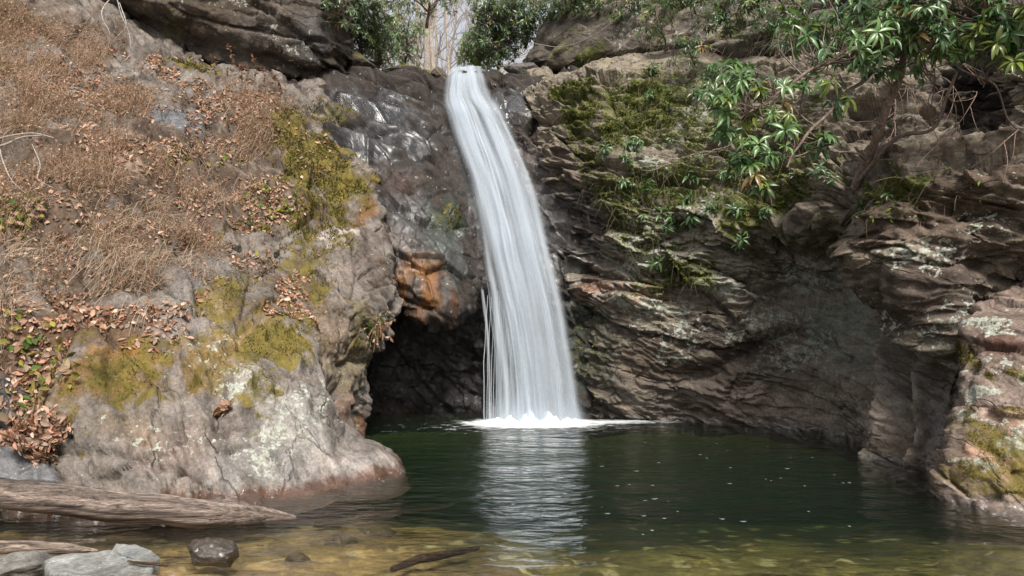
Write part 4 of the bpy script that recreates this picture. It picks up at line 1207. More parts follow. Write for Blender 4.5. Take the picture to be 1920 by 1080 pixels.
# thin separate trickles in front of the hollow
M_wtr, nt, bs, out = mat('white_water')
bs.inputs['Base Color'].default_value = (.80, .86, .90, 1)
bs.inputs['Roughness'].default_value = .5
tbn = nd(nt, 'ShaderNodeBsdfTransparent')
mxn = nd(nt, 'ShaderNodeMixShader')
mxn.inputs[0].default_value = .35
nt.links.new(tbn.outputs[0], mxn.inputs[1])
nt.links.new(bs.outputs[0], mxn.inputs[2])
nt.links.new(mxn.outputs[0], out.inputs[0])
for k in range(9):
    x = 906 + 6.5 * k + random.uniform(-2, 2)
    mbw = MB()
    Pt = [at(x + 8, 548 + random.uniform(-6, 10), 13.36), at(x + 1, 680, 13.2), at(x + random.uniform(-1, 2), 790, 13.15)]
    tube(mbw, wob(Pt, 24, .015, 120 + k), np.linspace(.006, .004 + .004 * random.random(), 24), 5)
    mbw.build('trickle', M_wtr, wf)

# foam where it lands
M_foam, nt, bs, out = mat('foam')
L = nt.links
gp = nd(nt, 'ShaderNodeNewGeometry').outputs['Position']
mp = nd(nt, 'ShaderNodeMapping')
mp.inputs['Scale'].default_value = (1, 2.2, 1)
L.new(gp, mp.inputs[0])
fm = noise_node(nt, mp.outputs[0], 3.2, 6, .62, .6)
fm2 = noise_node(nt, mp.outputs[0], 14, 4, .6)
mk_ = nd(nt, 'ShaderNodeVertexColor', layer_name='Mask').outputs[0]
sp = nd(nt, 'ShaderNodeSeparateColor')
L.new(mk_, sp.inputs[0])
a = mth(nt, 'ADD', sp.outputs[0], mth(nt, 'ADD', mapr(nt, fm, .3, .7, -.4, .4), mapr(nt, fm2, .3, .7, -.2, .2)))
a = mapr(nt, a, .35, .85, 0, .95)
bs.inputs['Base Color'].default_value = (.82, .86, .88, 1)
bs.inputs['Roughness'].default_value = .7
tb = nd(nt, 'ShaderNodeBsdfTransparent')
mx = nd(nt, 'ShaderNodeMixShader')
L.new(a, mx.inputs[0])
L.new(tb.outputs[0], mx.inputs[1])
L.new(bs.outputs[0], mx.inputs[2])
L.new(mx.outputs[0], out.inputs[0])
Xf, Yf = np.meshgrid(np.linspace(-2.6, 4.6, 260), np.linspace(11.2, 14.2, 140), indexing='ij')
cf = 0.42
d1 = np.sqrt(((Xf - cf) / 1.25) ** 2 + ((Yf - 12.85) / .85) ** 2)
d2 = np.sqrt(((Xf - 1.7) / 1.7) ** 2 + ((Yf - 12.95) / .42) ** 2)
m_ = np.maximum(1.5 * sm(1.3, .3, d1), .66 * sm(1.2, .2, d2))
m_ = m_ + .36 * sm(1.6, .3, np.sqrt(((Xf - .5) / 2.1) ** 2 + ((Yf - 12.4) / 1.1) ** 2))
Zf = .006 + .24 * sm(.9, .1, d1) * sm(12.3, 13.0, Yf) * (.6 + fbm(np.stack((Xf * 5, Yf * 5, Xf * 0), -1), 4, 131)).clip(0, 2)
mbw = MB()
mbw.add(np.stack((Xf, Yf, Zf), -1), gridq(260, 140))
tag(mbw.build('foam', M_foam, masks=np.stack((m_, m_ * 0, m_ * 0), -1).reshape(-1, 3)), 'white foam where the falls strike the pool', 'foam', kind='stuff')

# bubbles drifting on the pool
mbw = MB()
for k in range(80):
    px = random.gauss(1330, 230)
    py = random.gauss(890, 62)
    if not (830 < px < 1860 and 800 < py < 1010):
        continue
    c = onz(px, py, 0.004)
    if c[0] > 4.0 and c[1] < 8.6: continue
    r = random.uniform(.006, .016)
    an = np.linspace(0, 2 * np.pi, 7, endpoint=False)
    V = c + np.stack((np.cos(an) * r * random.uniform(1, 2.2), np.sin(an) * r * random.uniform(1, 1.8), 0 * an), -1) * (1 + .3 * np.sin(an * 3)[:, None])
    mbw.add(np.concatenate((V, c[None] + (0, 0, .002))), t=np.stack((np.arange(7), (np.arange(7) + 1) % 7, np.full(7, 7)), -1))
M_bub, nt, bs, out = mat('bubble_froth')
bs.inputs['Base Color'].default_value = (.22, .25, .25, 1)
bs.inputs['Roughness'].default_value = .2
tag(mbw.build('froth_bubbles', M_bub), 'tiny white bubbles drifting on the dark pool', 'bubbles', kind='stuff')

# ------------------------------------------------------------------ logs and sunken sticks
def log(name, pts, radii, col, label, s, n=90, seg=28, cat='log'):
    P = wob(pts, n, .04, s)
    R = np.interp(np.linspace(0, 1, n), np.linspace(0, 1, len(radii)), radii)
    T, A, B = frames(P)
    a = np.linspace(0, 2 * np.pi, seg, endpoint=False)
    D = np.cos(a)[None, :, None] * A[:, None] + np.sin(a)[None, :, None] * B[:, None]
    tt = np.linspace(0, 1, n)[:, None]
    Q = np.stack((np.cos(a)[None] * 2.2 + 0 * tt, np.sin(a)[None] * 2.2 + 0 * tt, tt * 3.2 + 0 * a[None]), -1)
    r = R[:, None] * (1 + .13 * fbm(Q, 4, s) + .09 * ridged(Q * (2.8, 2.8, .45), 4, s + 1))
    V = P[:, None] + D * r[..., None]
    g = fbm(Q * (3.5, 3.5, 1.0), 4, s + 3)
    C = np.array(col) * (1 + .9 * g[..., None])
    dk = sm(.12, .4, fbm(Q * (1.5, 1.5, .8), 3, s + 5))[..., None]
    C = C * (1 - .5 * dk)
    mb = MB()
    mb.add(V, gridq(n, seg, True), c=C)
    e0 = V[0].mean(0)
    mb.add(np.concatenate((V[0], e0[None])), t=np.stack((np.arange(seg), (np.arange(seg) + 1) % seg, np.full(seg, seg)), -1), c=np.array(col) * .6)
    i = P[:, 2].argmin()
    return tag(mb.build(name, M_log, loc=V.reshape(-1, 3)[V[..., 2].argmin()]), label, cat)


M_log = bark_material('weathered_driftwood', stretch=(.5, 7, 10), rot=(0, 0, -.16), scale=5, bump=.05, rough=.8, lo=.22, hi=1.65)
log('driftwood_log', [at(-260, 880, 5.25), at(0, 922, 5.55), at(250, 951, 5.72), at(430, 963, 5.85), at(510, 966, 5.95), at(556, 968, 6.02)], [.105, .112, .118, .118, .108, .09, .068, .038, .012], (.235, .185, .155),
    'thick weathered grey brown log lying half in the water at the front', 141)
log('driftwood_log', [at(-200, 1010, 4.75), at(0, 1026, 4.95), at(110, 1027, 5.0), at(185, 1036, 5.05)], [.05, .05, .045, .035, .006], (.30, .235, .19), 'thin grey log behind the flat front slabs', 142, n=60, seg=16)
log('sunken_branch', [onz(735, 1068, -.08), onz(790, 1050, -.08), onz(850, 1034, -.1), onz(900, 1026, -.14)], [.02, .03, .03, .028, .015], (.06, .036, .022), 'dark waterlogged branch lying under the shallow water', 143, n=50, seg=12, cat='branch')
log('sunken_branch', [onz(590, 985, -.2), onz(660, 972, -.22), onz(760, 962, -.26), onz(850, 945, -.32)], [.02, .03, .03, .02], (.045, .028, .018), 'long dark sunken branch pointing from the log tip to deep water', 144, n=50, seg=12, cat='branch')
log('stick', [onz(240, 1052, .085), onz(275, 1057, .09), onz(312, 1066, .06)], [.008, .011, .008], (.14, .085, .05), 'short brown stick lying on the pale slab', 145, n=20, seg=8, cat='stick')

# ------------------------------------------------------------------ the ground above the falls
Xh, Yh = np.meshgrid(np.linspace(-60, 60, 160), np.linspace(19.5, 120, 120), indexing='ij')
Zh = 8.0 + 0.34 * np.maximum(Yh - 26, 0) * (1 - .3 * sm(40, 120, Yh)) + .035 * np.maximum(np.abs(Xh + 1) - 2.5, 0) ** 1.6 + .5 * fbm(np.stack((Xh * .12, Yh * .12, Xh * 0), -1), 4, 151)
M_hill, nt, bs, out = mat('leafy_forest_floor')
gp = nd(nt, 'ShaderNodeNewGeometry').outputs['Position']
c = mixc(nt, mapr(nt, noise_node(nt, gp, 3, 8, .7), .3, .7, 0, 1), (.16, .10, .06), (.36, .28, .20))
nt.links.new(c, bs.inputs['Base Color'])
bs.inputs['Roughness'].default_value = .95
mb = MB()
mb.add(np.stack((Xh, Yh, Zh), -1), gridq(160, 120))
tag(mb.build('hill', M_hill), 'leaf strewn forest slope far behind the falls', 'hill', kind='structure')
# ------------------------------------------------------------------ leaves
def leaf_shape(n=5, fold=.22, curl=.35):
    """A lance-shaped leaf along +x, unit length: n stations, folded along the midrib, drooping."""
    t = np.linspace(0, 1, n)
    w = np.sin(np.pi * np.clip(t, .02, .985) ** .85) ** .75 * .5
    z = -curl * t ** 2
    v = []
    for i in range(n):
        v += [(t[i], -w[i], z[i] + fold * w[i]), (t[i], 0, z[i]), (t[i], w[i], z[i] + fold * w[i])]
    q = []
    for i in range(n - 1):
        a = 3 * i
        q += [(a, a + 3, a + 4, a + 1), (a + 1, a + 4, a + 5, a + 2)]
    return np.array(v), np.array(q)


LEAF = leaf_shape()
LEAF3 = leaf_shape(3, .15, .25)
LITTER = leaf_shape(4, .5, -.35)


def norm(v):
    return v / (np.linalg.norm(v, axis=-1, keepdims=True) + 1e-9)


def put_leaves(mb, P, D, U, Lg, Wd, C, shape=LEAF):
    """Leaves at P growing along D with upper side U."""
    P, D = np.asarray(P), norm(np.asarray(D))
    S_ = norm(np.cross(U, D))
    U = np.cross(D, S_)
    v, q = shape
    Lg = np.broadcast_to(Lg, (len(P),))
    Wd = np.broadcast_to(Wd, (len(P),))
    V = (P[:, None] + v[None, :, 0:1] * (Lg[:, None, None] * D[:, None]) + v[None, :, 1:2] * (Wd[:, None, None] * S_[:, None])
         + v[None, :, 2:3] * (Lg[:, None, None] * U[:, None]))
    Q = (q[None] + (np.arange(len(P)) * len(v))[:, None, None]).reshape(-1, 4)
    mb.add(V, Q, c=np.repeat(C, len(v), 0))


def greens(n, r, a=(.022, .060, .016), b=(.075, .135, .022), hi=.12):
    k = r.random((n, 1))
    c = np.array(a) * (1 - k) + np.array(b) * k
    y = r.random((n, 1)) < hi
    return np.where(y, np.array((.15, .19, .03)) * (.7 + .6 * k), c)


def whorls(mb, tips, axes, size, r, nl=(6, 10), shape=LEAF, hi=.12, droop=1.0, dark=(.022, .060, .016), lite=(.075, .135, .022)):
    """Rhododendron leaves: a ring of leaves round each shoot tip."""
    P, D, U, Lg, C = [], [], [], [], []
    for p, a in zip(tips, axes):
        k = r.integers(*nl)
        a = norm(a)
        e1 = norm(np.cross(a, (0.3, .2, 1)))
        e2 = np.cross(a, e1)
        ph = r.random() * 6.28
        cl = greens(1, r, dark, lite, hi)
        zs = r.uniform(.62, 1.28)
        if r.random() < .04:
            cl = np.array([[.20, .13, .05]])
        for i in range(k):
            t = ph + 6.283 * i / k + r.normal() * .25
            rad = math.cos(t) * e1 + math.sin(t) * e2
            el = r.uniform(.0, .75)
            d = rad * math.cos(el) + a * math.sin(el) + np.array((0, 0, -.25 - .5 * r.random() * droop))
            P.append(p + a * r.uniform(-.02, .03) + rad * size * .08)
            D.append(d)
            U.append(a + np.array((0, -.15, .6)) + r.normal(size=3) * .15)
            Lg.append(size * zs * r.uniform(.6, 1.15))
            C.append(cl[0] * r.uniform(.75, 1.3))
    Lg = np.array(Lg)
    put_leaves(mb, P, D, np.array(U), Lg, Lg * .31, np.array(C), shape)


def pt_seg(skel, p):
    d = np.sqrt(((skel - p) ** 2).sum(1))
    i = np.flatnonzero(d < 1.2 * d.min() + .05)
    return skel[i[int(abs(p[0] * 7919)) % len(i)]]


BR = np.array((.17, .125, .10))


def rhodo(label, base, skeleton, clusters, size, s, group=None, trunk=None, shape=LEAF, hi=.12, tw=.006, sides=6, name='rhododendron_bush', up=(0, -.5, .6), n=26, **kw):
    """An evergreen shrub: trunk and branches as given, whorled shoots round each cluster centre, twigs joining them."""
    r = np.random.default_rng(s)
    t = thing(name, base, label, 'shrub', group)
    allp = []
    for i, (pts, r0, r1) in enumerate(skeleton):
        P = wob(pts, n, .05 + .2 * (r0 < .03) * .2, s + 7 * i)
        mb = MB()
        tube(mb, P, np.linspace(r0, r1, n) * (1 + .18 * noise(P * 7, s)), 8 if r0 > .02 else sides, c=BR * r.uniform(.8, 1.25))
        mb.build('trunk' if i == 0 else 'branch', M_bark, t)
        allp.append(P[n // 3:])
    skel = np.concatenate(allp)
    ml = MB()
    tips, axes = [], []
    for (c, rx, ry, rz, k) in clusters:
        for _ in range(k):
            d = r.normal(size=3)
            d = d / np.linalg.norm(d) * r.random() ** .45
            p = c + d * (rx, ry, rz)
            a = norm(d * (1.0, 1.0, .7) + np.array(up) + r.normal(size=3) * .3)
            q = pt_seg(skel, p + (0, 0, -.1))
            m = (p + q) / 2 + r.normal(size=3) * .10 * np.linalg.norm(p - q) - (0, 0, .12 * np.linalg.norm(p - q))
            tube(ml, spline([q, m, p], 7), np.linspace(tw * 1.6, tw * .7, 7), 4, c=BR * r.uniform(.8, 1.5))
            tips.append(p)
            axes.append(a)
    whorls(ml, tips, axes, size, r, shape=shape, hi=hi, **kw)
    ml.build('foliage', M_leaf, t)
    return t


def cl(px, py, Y, rx, ry, k, dy=.3):
    c = at(px, py, Y)
    return (c, rx * Y / FPX, dy, ry * Y / FPX, k)


# the big one leaning out over the pool
rhodo('large glossy rhododendron leaning out from the cliff over the pool', at(1605, 345, 9.1),
      [([at(1603, 352, 9.2), at(1640, 270, 8.6), at(1668, 190, 8.3), at(1692, 130, 8.1), at(1706, 50, 8.0), at(1725, -70, 8.0)], .062, .03),
       ([at(1700, 80, 8.1), at(1590, 105, 7.9), at(1510, 138, 7.8), at(1450, 185, 7.7), at(1395, 216, 7.6)], .03, .01),
       ([at(1640, 130, 8.2), at(1580, 185, 8), at(1530, 240, 7.9), at(1490, 285, 7.8), at(1470, 320, 7.8)], .025, .01),
       ([at(1608, 340, 9.0), at(1680, 262, 8.4), at(1750, 240, 8.1), at(1776, 180, 8), at(1800, 130, 7.9), at(1830, 50, 7.7)], .03, .014),
       ([at(1625, 300, 8.8), at(1590, 288, 8.3), at(1540, 282, 8.0), at(1480, 292, 7.8), at(1420, 300, 7.7)], .014, .007),
       ([at(1715, 0, 8.0), at(1800, 30, 7.6), at(1870, 40, 7.3), at(1960, 30, 7.0)], .03, .015),
       ([at(1800, 130, 7.9), at(1860, 160, 7.8), at(1890, 220, 7.8), at(1935, 270, 7.7)], .014, .007),
       ([at(1530, 240, 7.9), at(1500, 205, 7.9), at(1470, 212, 7.8), at(1425, 232, 7.7)], .012, .007),
       ([at(1660, 235, 8.3), at(1600, 225, 8.1), at(1560, 222, 8.0)], .009, .005),
       ([at(1640, 300, 8.7), at(1720, 300, 8.3), at(1700, 330, 8.2), at(1640, 345, 8.2)], .007, .003),
       ([at(1776, 180, 8.0), at(1795, 215, 7.9), at(1770, 260, 7.9), at(1720, 310, 7.9)], .009, .004),
       ([at(1750, 240, 8.1), at(1745, 130, 7.9), at(1748, 250, 7.9), at(1747, 290, 7.9)], .007, .004),
       ([at(1450, 190, 7.7), at(1490, 270, 7.7), at(1450, 320, 7.7), at(1450, 385, 7.8)], .007, .004),
       ([at(1840, 110, 7.8), at(1800, 100, 7.7), at(1850, 105, 7.6), at(1848, 165, 7.7)], .009, .006)],
      [cl(1385, 140, 7.7, 62, 40, 16), cl(1330, 170, 7.6, 30, 26, 5), cl(1510, 60, 8.2, 60, 40, 12), cl(1590, -10, 8.0, 70, 40, 18), cl(1740, 10, 7.4, 110, 40, 26), cl(2040, -120, 6.6, 170, 110, 50), cl(1800, -130, 7.2, 160, 50, 30), cl(1870, 80, 7.2, 70, 40, 16), cl(1640, 70, 7.6, 70, 40, 16), cl(1415, 165, 7.7, 40, 30, 10), cl(1345, 205, 7.6, 36, 26, 11), cl(1375, 235, 7.6, 30, 20, 6), cl(1445, 215, 7.7, 40, 30, 8), cl(1430, 285, 7.6, 60, 36, 15), cl(1395, 305, 7.6, 26, 24, 7), cl(1425, 340, 7.6, 22, 24, 3),  # rightmost cluster, out of view, is added to shade the cliff
       cl(1475, 245, 7.7, 40, 22, 8), cl(1545, 262, 7.8, 28, 16, 7), cl(1480, 175, 7.8, 40, 30, 5), cl(1560, 130, 7.9, 50, 40, 9), cl(1620, 95, 7.8, 60, 40, 14), cl(1690, 45, 7.7, 80, 40, 24), cl(1770, 55, 7.5, 80, 46, 26), cl(1760, 100, 7.6, 80, 24, 10),
       cl(1845, 45, 7.3, 70, 46, 22), cl(1905, 30, 7.1, 60, 50, 16), cl(1800, -30, 7.4, 170, 36, 26), cl(1640, 20, 7.9, 60, 40, 14), cl(1560, 40, 8.3, 60, 40, 9), cl(1575, 185, 8.0, 26, 20, 4), cl(1880, 110, 7.5, 50, 40, 5), cl(1950, 100, 7.0, 50, 60, 8), cl(1690, 130, 8.0, 60, 24, 7)],
      .155, 201, hi=.14, droop=.75, dark=(.05, .115, .045), lite=(.14, .235, .08))

# darker shrubs on the cliff top behind it
for i, (px, py, Y, rx, ry, k, lb) in enumerate([
        (1560, 70, 10.6, 75, 60, 70, 'dense dark green shrub on the cliff behind the large rhododendron'),
        (1470, 20, 11.6, 70, 45, 60, 'dark shrub at the top edge between bare rock and the large rhododendron'),
        (1230, 45, 14.2, 40, 60, 40, 'slender leafy shrub on the pale cliff face at the top edge'),
        (1350, 30, 13.0, 60, 40, 60, 'thin spray of leaves hanging over the pale cliff at the top edge'),
        (1190, 10, 15.4, 60, 40, 90, 'dark bush above the slanting cliff right of the gap'),
        (1290, -5, 13.6, 70, 36, 80, 'leafy bush spilling over the middle of the pale cliff at the top edge'),
        (1410, -10, 12.6, 70, 44, 90, 'evergreen bush at the top edge just left of the dark shrub'),
        (1290, 100, 13.0, 46, 30, 26, 'small straggly shrub in the dark crack above the mossy shoulder'),
        (1100, -5, 16.2, 60, 34, 90, 'bush hanging above the long thin vine at the top edge')]):
    b = at(px + 20, py + ry, Y + .5)
    rhodo(lb, b, [([b, at(px + 8, py + ry * .3, Y + .1), at(px, py - ry * .6, Y)], .022, .008), ([at(px + 8, py + ry * .3, Y + .1), at(px - rx * .5, py, Y), at(px - rx * .8, py + ry * .2, Y)], .012, .005),
                  ([at(px + 8, py + ry * .3, Y + .1), at(px + rx * .5, py - ry * .2, Y), at(px + rx * .8, py + ry * .1, Y)], .012, .005)],
          [cl(px, py, Y, rx, ry, k, .45)], .13, 220 + i, shape=LEAF3, hi=.08, tw=.004, n=12)

# rhododendron thicket round the gap above the falls
for i, (px, py, Y, rx, ry, k, lb) in enumerate([
        (672, 55, 18.6, 36, 60, 150, 'tall dark rhododendron against the overhang left of the gap'),
        (708, 72, 19.5, 40, 46, 150, 'pale green rhododendron above the long mossy lip rock'),
        (758, 66, 21.0, 38, 54, 110, 'sparse rhododendron partly screening the bare trees'),
        (698, 8, 18.0, 56, 26, 100, 'overhanging rhododendron spray at the top edge left of the bare trees'),
        (893, 96, 20.0, 34, 34, 130, 'bright green rhododendron just right of the bare trees above the crest'),
        (935, 62, 19.0, 46, 52, 200, 'broad rhododendron with dark crooked stems right of the gap'),
        (985, 30, 18.4, 46, 40, 150, 'dark rhododendron against the slanting cliff right of the gap'),
        (928, 12, 18.5, 50, 26, 100, 'rhododendron spray at the top edge right of the bare trees'),
        (1060, 5, 17.2, 60, 26, 100, 'dark rhododendron hanging over the slanting cliff at the top edge'),
        (800, -8, 17.6, 75, 16, 46, 'thin leafy spray crossing the very top of the gap'),
        (640, 10, 15.6, 26, 40, 46, 'narrow drooping rhododendron sprig in front of the overhang')]):
    b = at(px, py + 60, Y + .6)
    sk = [([b, at(px + 4, py + 20, Y + .2), at(px - 6, py - ry * .7, Y)], .05, .012)]
    for a in (-.9, -.45, .4, .9):
        sk.append(([at(px + 3, py + 30, Y + .3), at(px + a * rx * .5, py + random.uniform(-10, 14), Y + random.uniform(-.3, .3)), at(px + a * rx, py + random.uniform(-.9, .3) * ry, Y)], .025, .007))
    rhodo(lb, b, sk, [cl(px, py, Y, rx * 1.2, ry * 1.25, int(k * 1.8), 1.0)], .15, 240 + i, shape=LEAF3, hi=.12, tw=.006, sides=4, n=14, lite=(.17, .25, .10) if i not in (4,) else (.20, .32, .07), dark=(.07, .12, .06))


# ------------------------------------------------------------------ bare winter trees beyond the crest
def bare_tree(label, px, Y, wpx, s, lean=0.0):
    r = np.random.default_rng(s)
    x = at(px, 200, Y)[0]
    zb = float(np.interp(Y, Yh[0], Zh[np.argmin(np.abs(Xh[:, 0] - x))])) - .2
    H = r.uniform(15, 20)
    R0 = wpx * Y / FPX / 2
    t = thing('bare_tree', (x, Y, zb), label, 'tree', 'bare winter trees beyond the crest')
    P = spline([(x, Y, zb), (x + lean * .3 * H + r.normal() * .15, Y, zb + H * .35), (x + lean * .65 * H + r.normal() * .3, Y, zb + H * .7), (x + lean * H, Y, zb + H)], 30)
    mb = MB()
    tone = np.array((.34, .30, .26)) * r.uniform(.75, 1.15)
    tube(mb, P, np.linspace(R0 * 1.1, R0 * .3, 30), 8, c=tone)
    mb.build('trunk', M_bark, t)
    mb = MB()

    def grow(p, d, Ln, rad, lv):
        q = p + d * Ln
        m = (p + q) / 2 + r.normal(size=3) * Ln * .06
        tube(mb, spline([p, m, q + (0, 0, .08 * Ln)], 6), np.linspace(rad, rad * .5, 6), 4, c=tone * r.uniform(.6, 1.0))
        if lv:
            for _ in range(4):
                f = r.uniform(.3, 1)
                dd = norm(d + r.normal(size=3) * .55 + (0, 0, .25))
                grow(p + (q - p) * f, dd, Ln * r.uniform(.45, .7), rad * .5, lv - 1)
    for _ in range(int(9)):
        f = r.uniform(.12, .95)
        i = int(f * 29)
        a = r.random() * 6.28
        d = norm(np.array((math.cos(a), math.sin(a) * .6, r.uniform(.5, 1.3))))
        grow(P[i], d, H * .22 * (1.2 - f), R0 * .42 * (1.1 - f * .6), 2)
    mb.build('crown', M_twig, t)
    return t


LB = ['thickest pale grey tree trunk standing in the gap', 'second thick pale trunk leaning beside the thickest one', 'slim upright bare tree on the left side of the gap', 'thin grey tree behind the left bushes', 'slim bare tree left of the thickest trunk', 'narrow trunk leaning right in the middle of the gap',
      'thin bare tree at the right side of the gap', 'distant thin tree behind the bright green bush', 'far slender tree behind the broad right bush', 'distant thin trunk between the two left bushes', 'far thin tree near the top left of the gap', 'distant bare tree with many twigs behind the thickest trunk', 'far bare tree leaning left behind the gap']
for i, (px, Y, w, ln) in enumerate([(808, 34, 15, -.02), (828, 36, 11, -.06), (748, 40, 8, .02), (700, 44, 7, .03), (782, 42, 7, .01), (800, 46, 7, .05), (850, 44, 7, -.05), (885, 50, 6, .02), (940, 52, 7, -.03), (724, 52, 6, 0), (765, 56, 6, .03), (818, 60, 7, -.01), (838, 62, 6, .04)]):
    bare_tree(LB[i], px, Y, w, 300 + i, ln)

# ------------------------------------------------------------------ dead brush, litter and twigs on the bank
pz = bank.px
brush = np.clip(bank.field([(130, 330, 280, 170, 15, 1, .25), (300, 440, 120, 70, 20, 1, .2), (40, 180, 160, 110, 0, .8, .3), (480, 230, 55, 85, 0, .9, .2), (440, 165, 70, 35, -20, .8, .2), (380, 320, 60, 60, 0, .5, .3), (120, 520, 260, 50, 10, .9, .2), (40, 60, 150, 90, 0, .95, .3), (120, 120, 120, 60, 20, .7, .3), (240, 190, 70, 60, 0, .8, .3), (60, 240, 120, 40, 0, .8, .3)], .6), 0, 1)
hole = np.clip(bank.field([(345, 208, 62, 34, -25, 1, .12), (45, 320, 62, 18, -8, 1, .12), (265, 305, 34, 14, -30, 1, .2), (185, 150, 30, 90, 15, .85, .3), (335, 290, 22, 26, 0, .8, .2)], .3), 0, 1)
wb = np.clip(brush - hole, 0, 1) ** 1.5 * (bank.V[..., 1] < 16)


def stems(mb, P, N, Lg, wd, col, r, up=.8, bend=.5, rnd=.7, droop=0.0, leaves=0, lsize=.03, lcol=None):
    n = len(P)
    d = norm(N * .6 + np.array((0, -.1, up)) + r.normal(size=(n, 3)) * rnd)
    b = norm(np.cross(d, r.normal(size=(n, 3))))
    k = 5
    t = np.linspace(0, 1, k)
    cv = b * (bend * r.uniform(-1, 1, (n, 1)) * Lg[:, None])
    C = P[:, None] + d[:, None] * (Lg[:, None, None] * t[None, :, None]) + cv[:, None] * (t ** 2)[None, :, None] - np.array((0, 0, droop)) * (Lg[:, None, None] * (t ** 2)[None, :, None])
    w = norm(np.cross(d, np.array((0, 1.0, .2))))
    W_ = (wd * np.linspace(1, .35, k))[None, :, None] * w[:, None]
    V = np.stack((C - W_, C + W_), 2).reshape(n, -1, 3)
    q = np.array([(2 * i, 2 * i + 1, 2 * i + 3, 2 * i + 2) for i in range(k - 1)])
    mb.add(V, (q[None] + (np.arange(n) * 2 * k)[:, None, None]).reshape(-1, 4), c=np.repeat(col, 2 * k, 0))
    if leaves:
        for j in range(leaves):
            f = r.uniform(.35, 1.0, n)
            i = np.minimum((f * (k - 1)).astype(int), k - 2)
            fr = (f * (k - 1) - i)[:, None]
            B = C[np.arange(n), i] * (1 - fr) + C[np.arange(n), i + 1] * fr
            D = norm(r.normal(size=(n, 3)) + (0, 0, -.3))
            L_ = lsize * r.uniform(.5, 1.4, n)
            put_leaves(mb, B, D, r.normal(size=(n, 3)), L_, L_ * .55, lcol[r.integers(0, len(lcol), n)] * r.uniform(.7, 1.3, (n, 1)), LEAF3)


r = np.random.default_rng(401)
BC = np.array([(.33, .205, .145), (.40, .26, .195), (.27, .155, .105), (.46, .34, .265), (.31, .22, .14)])
mb = MB()
wb = wb * np.maximum(sm(-.12, .30, fbm(bank.V * 1.5, 4, 402) + .06), sm(300, 80, bank.px + bank.py))
P, N = bank.sample(wb, 9500, r)
sc = np.clip(P[:, 1] / 9, .8, 1.6)
stems(mb, P, N, r.uniform(.16, .50, len(P)) * sc ** .5 * (.8 + .8 * np.clip(fbm(P * 1.1, 2, 403), -.5, .6)), .0030 * sc.mean(), BC[r.integers(0, 5, len(P))] * r.uniform(.7, 1.2, (len(P), 1)), r, leaves=3, lsize=.036, lcol=BC)
tag(mb.build('dry_brush', M_dry), 'tangle of pinkish brown dead brush covering the left slope', 'dry brush', kind='stuff')

mb = MB()
wg = bank.field([(240, 490, 110, 60, 10, 1, .2), (20, 540, 70, 70, 0, 1, .2), (300, 400, 60, 60, 0, .5, .2), (120, 470, 140, 50, 0, .5, .3), (40, 640, 80, 40, 0, .5, .3), (440, 270, 60, 60, 0, .2, .3), (300, 570, 40, 40, 0, .4, .2)], .6) + .28 * wb
wg = wg * sm(-.2, .3, fbm(bank.V * 1.1, 3, 405) + .08)
P, N = bank.sample(wg, 5500, r)
stems(mb, P, N, r.uniform(.2, .75, len(P)), .0040, np.array((.47, .36, .285)) * r.uniform(.6, 1.15, (len(P), 1)), r, up=.1, bend=.35, rnd=.45, droop=.75)
tag(mb.build('dead_grass', M_dry), 'pale dead grass stems drooping over the edge of the bank', 'dead grass', kind='stuff')


def litter(mb, wgt, n, r, size=.075, cols=None, lift=.012, host=None):
    P, N = (host or bank).sample(wgt, n, r)
    D = norm(np.cross(N, r.normal(size=P.shape)))
    U = norm(N + r.normal(size=P.shape) * .45)
    L_ = size * r.uniform(.35, 1.45, n)
    c = cols[r.integers(0, len(cols), n)] * r.uniform(.45, 1.25, (n, 1))
    put_leaves(mb, P + N * (lift * r.random((n, 1)) + .004), D, U, L_, L_ * r.uniform(.45, .8, n), c, LITTER)


LC = np.array([(.46, .265, .19), (.38, .20, .135), (.52, .35, .27), (.31, .155, .10), (.56, .42, .34), (.42, .27, .205), (.33, .25, .20), (.24, .17, .13)]) * 1.18
mb = MB()
lit = bank.field([(300, 440, 180, 130, 20, .15, .3), (420, 270, 70, 50, -20, 1, .2), (430, 170, 90, 40, -20, .9, .2), (310, 125, 90, 22, -25, .9, .2), (500, 400, 40, 120, 25, .7, .25), (560, 560, 22, 60, 30, .8, .2), (240, 570, 130, 30, 8, 1, .2), (60, 560, 90, 40, 0, .8, .2), (90, 670, 70, 90, 10, .9, .25), (320, 590, 40, 60, 0, .5, .2), (250, 250, 70, 50, 0, .7, .2), (140, 350, 240, 140, 0, .12, .3), (500, 480, 30, 50, 0, .6, .2), (170, 150, 130, 70, 0, .7, .3), (600, 250, 50, 80, 20, .10, .2)], .8)
litter(mb, lit + .10 * brush, 13000, r, .06, LC)
tag(mb.build('fallen_leaves', M_dry), 'scattered dead leaves caught on ledges of the left slope', 'fallen leaves', kind='stuff')
mb = MB()
pile = bank.field([(60, 828, 80, 36, -18, 1, .12), (15, 845, 70, 34, 0, 1, .12)], .35)
litter(mb, pile, 8000, r, .06, LC, .10)
pile = bank.field([(413, 762, 20, 14, 0, 1, .1)], .2)
litter(mb, pile, 150, r, .07, LC, .05)
tag(mb.build('leaf_pile', M_dry), 'thick heap of pinkish dead leaves above the big log', 'leaf pile', kind='stuff')
mb = MB()
viny = bank.field([(95, 690, 55, 80, 15, 1, .2), (40, 640, 60, 50, 0, .4, .3), (500, 395, 40, 60, 20, .5, .25), (430, 295, 20, 30, 0, .6, .2), (520, 470, 26, 30, 0, .9, .2), (15, 395, 40, 50, 0, .8, .2), (380, 110, 60, 20, -20, .35, .2)], .7)
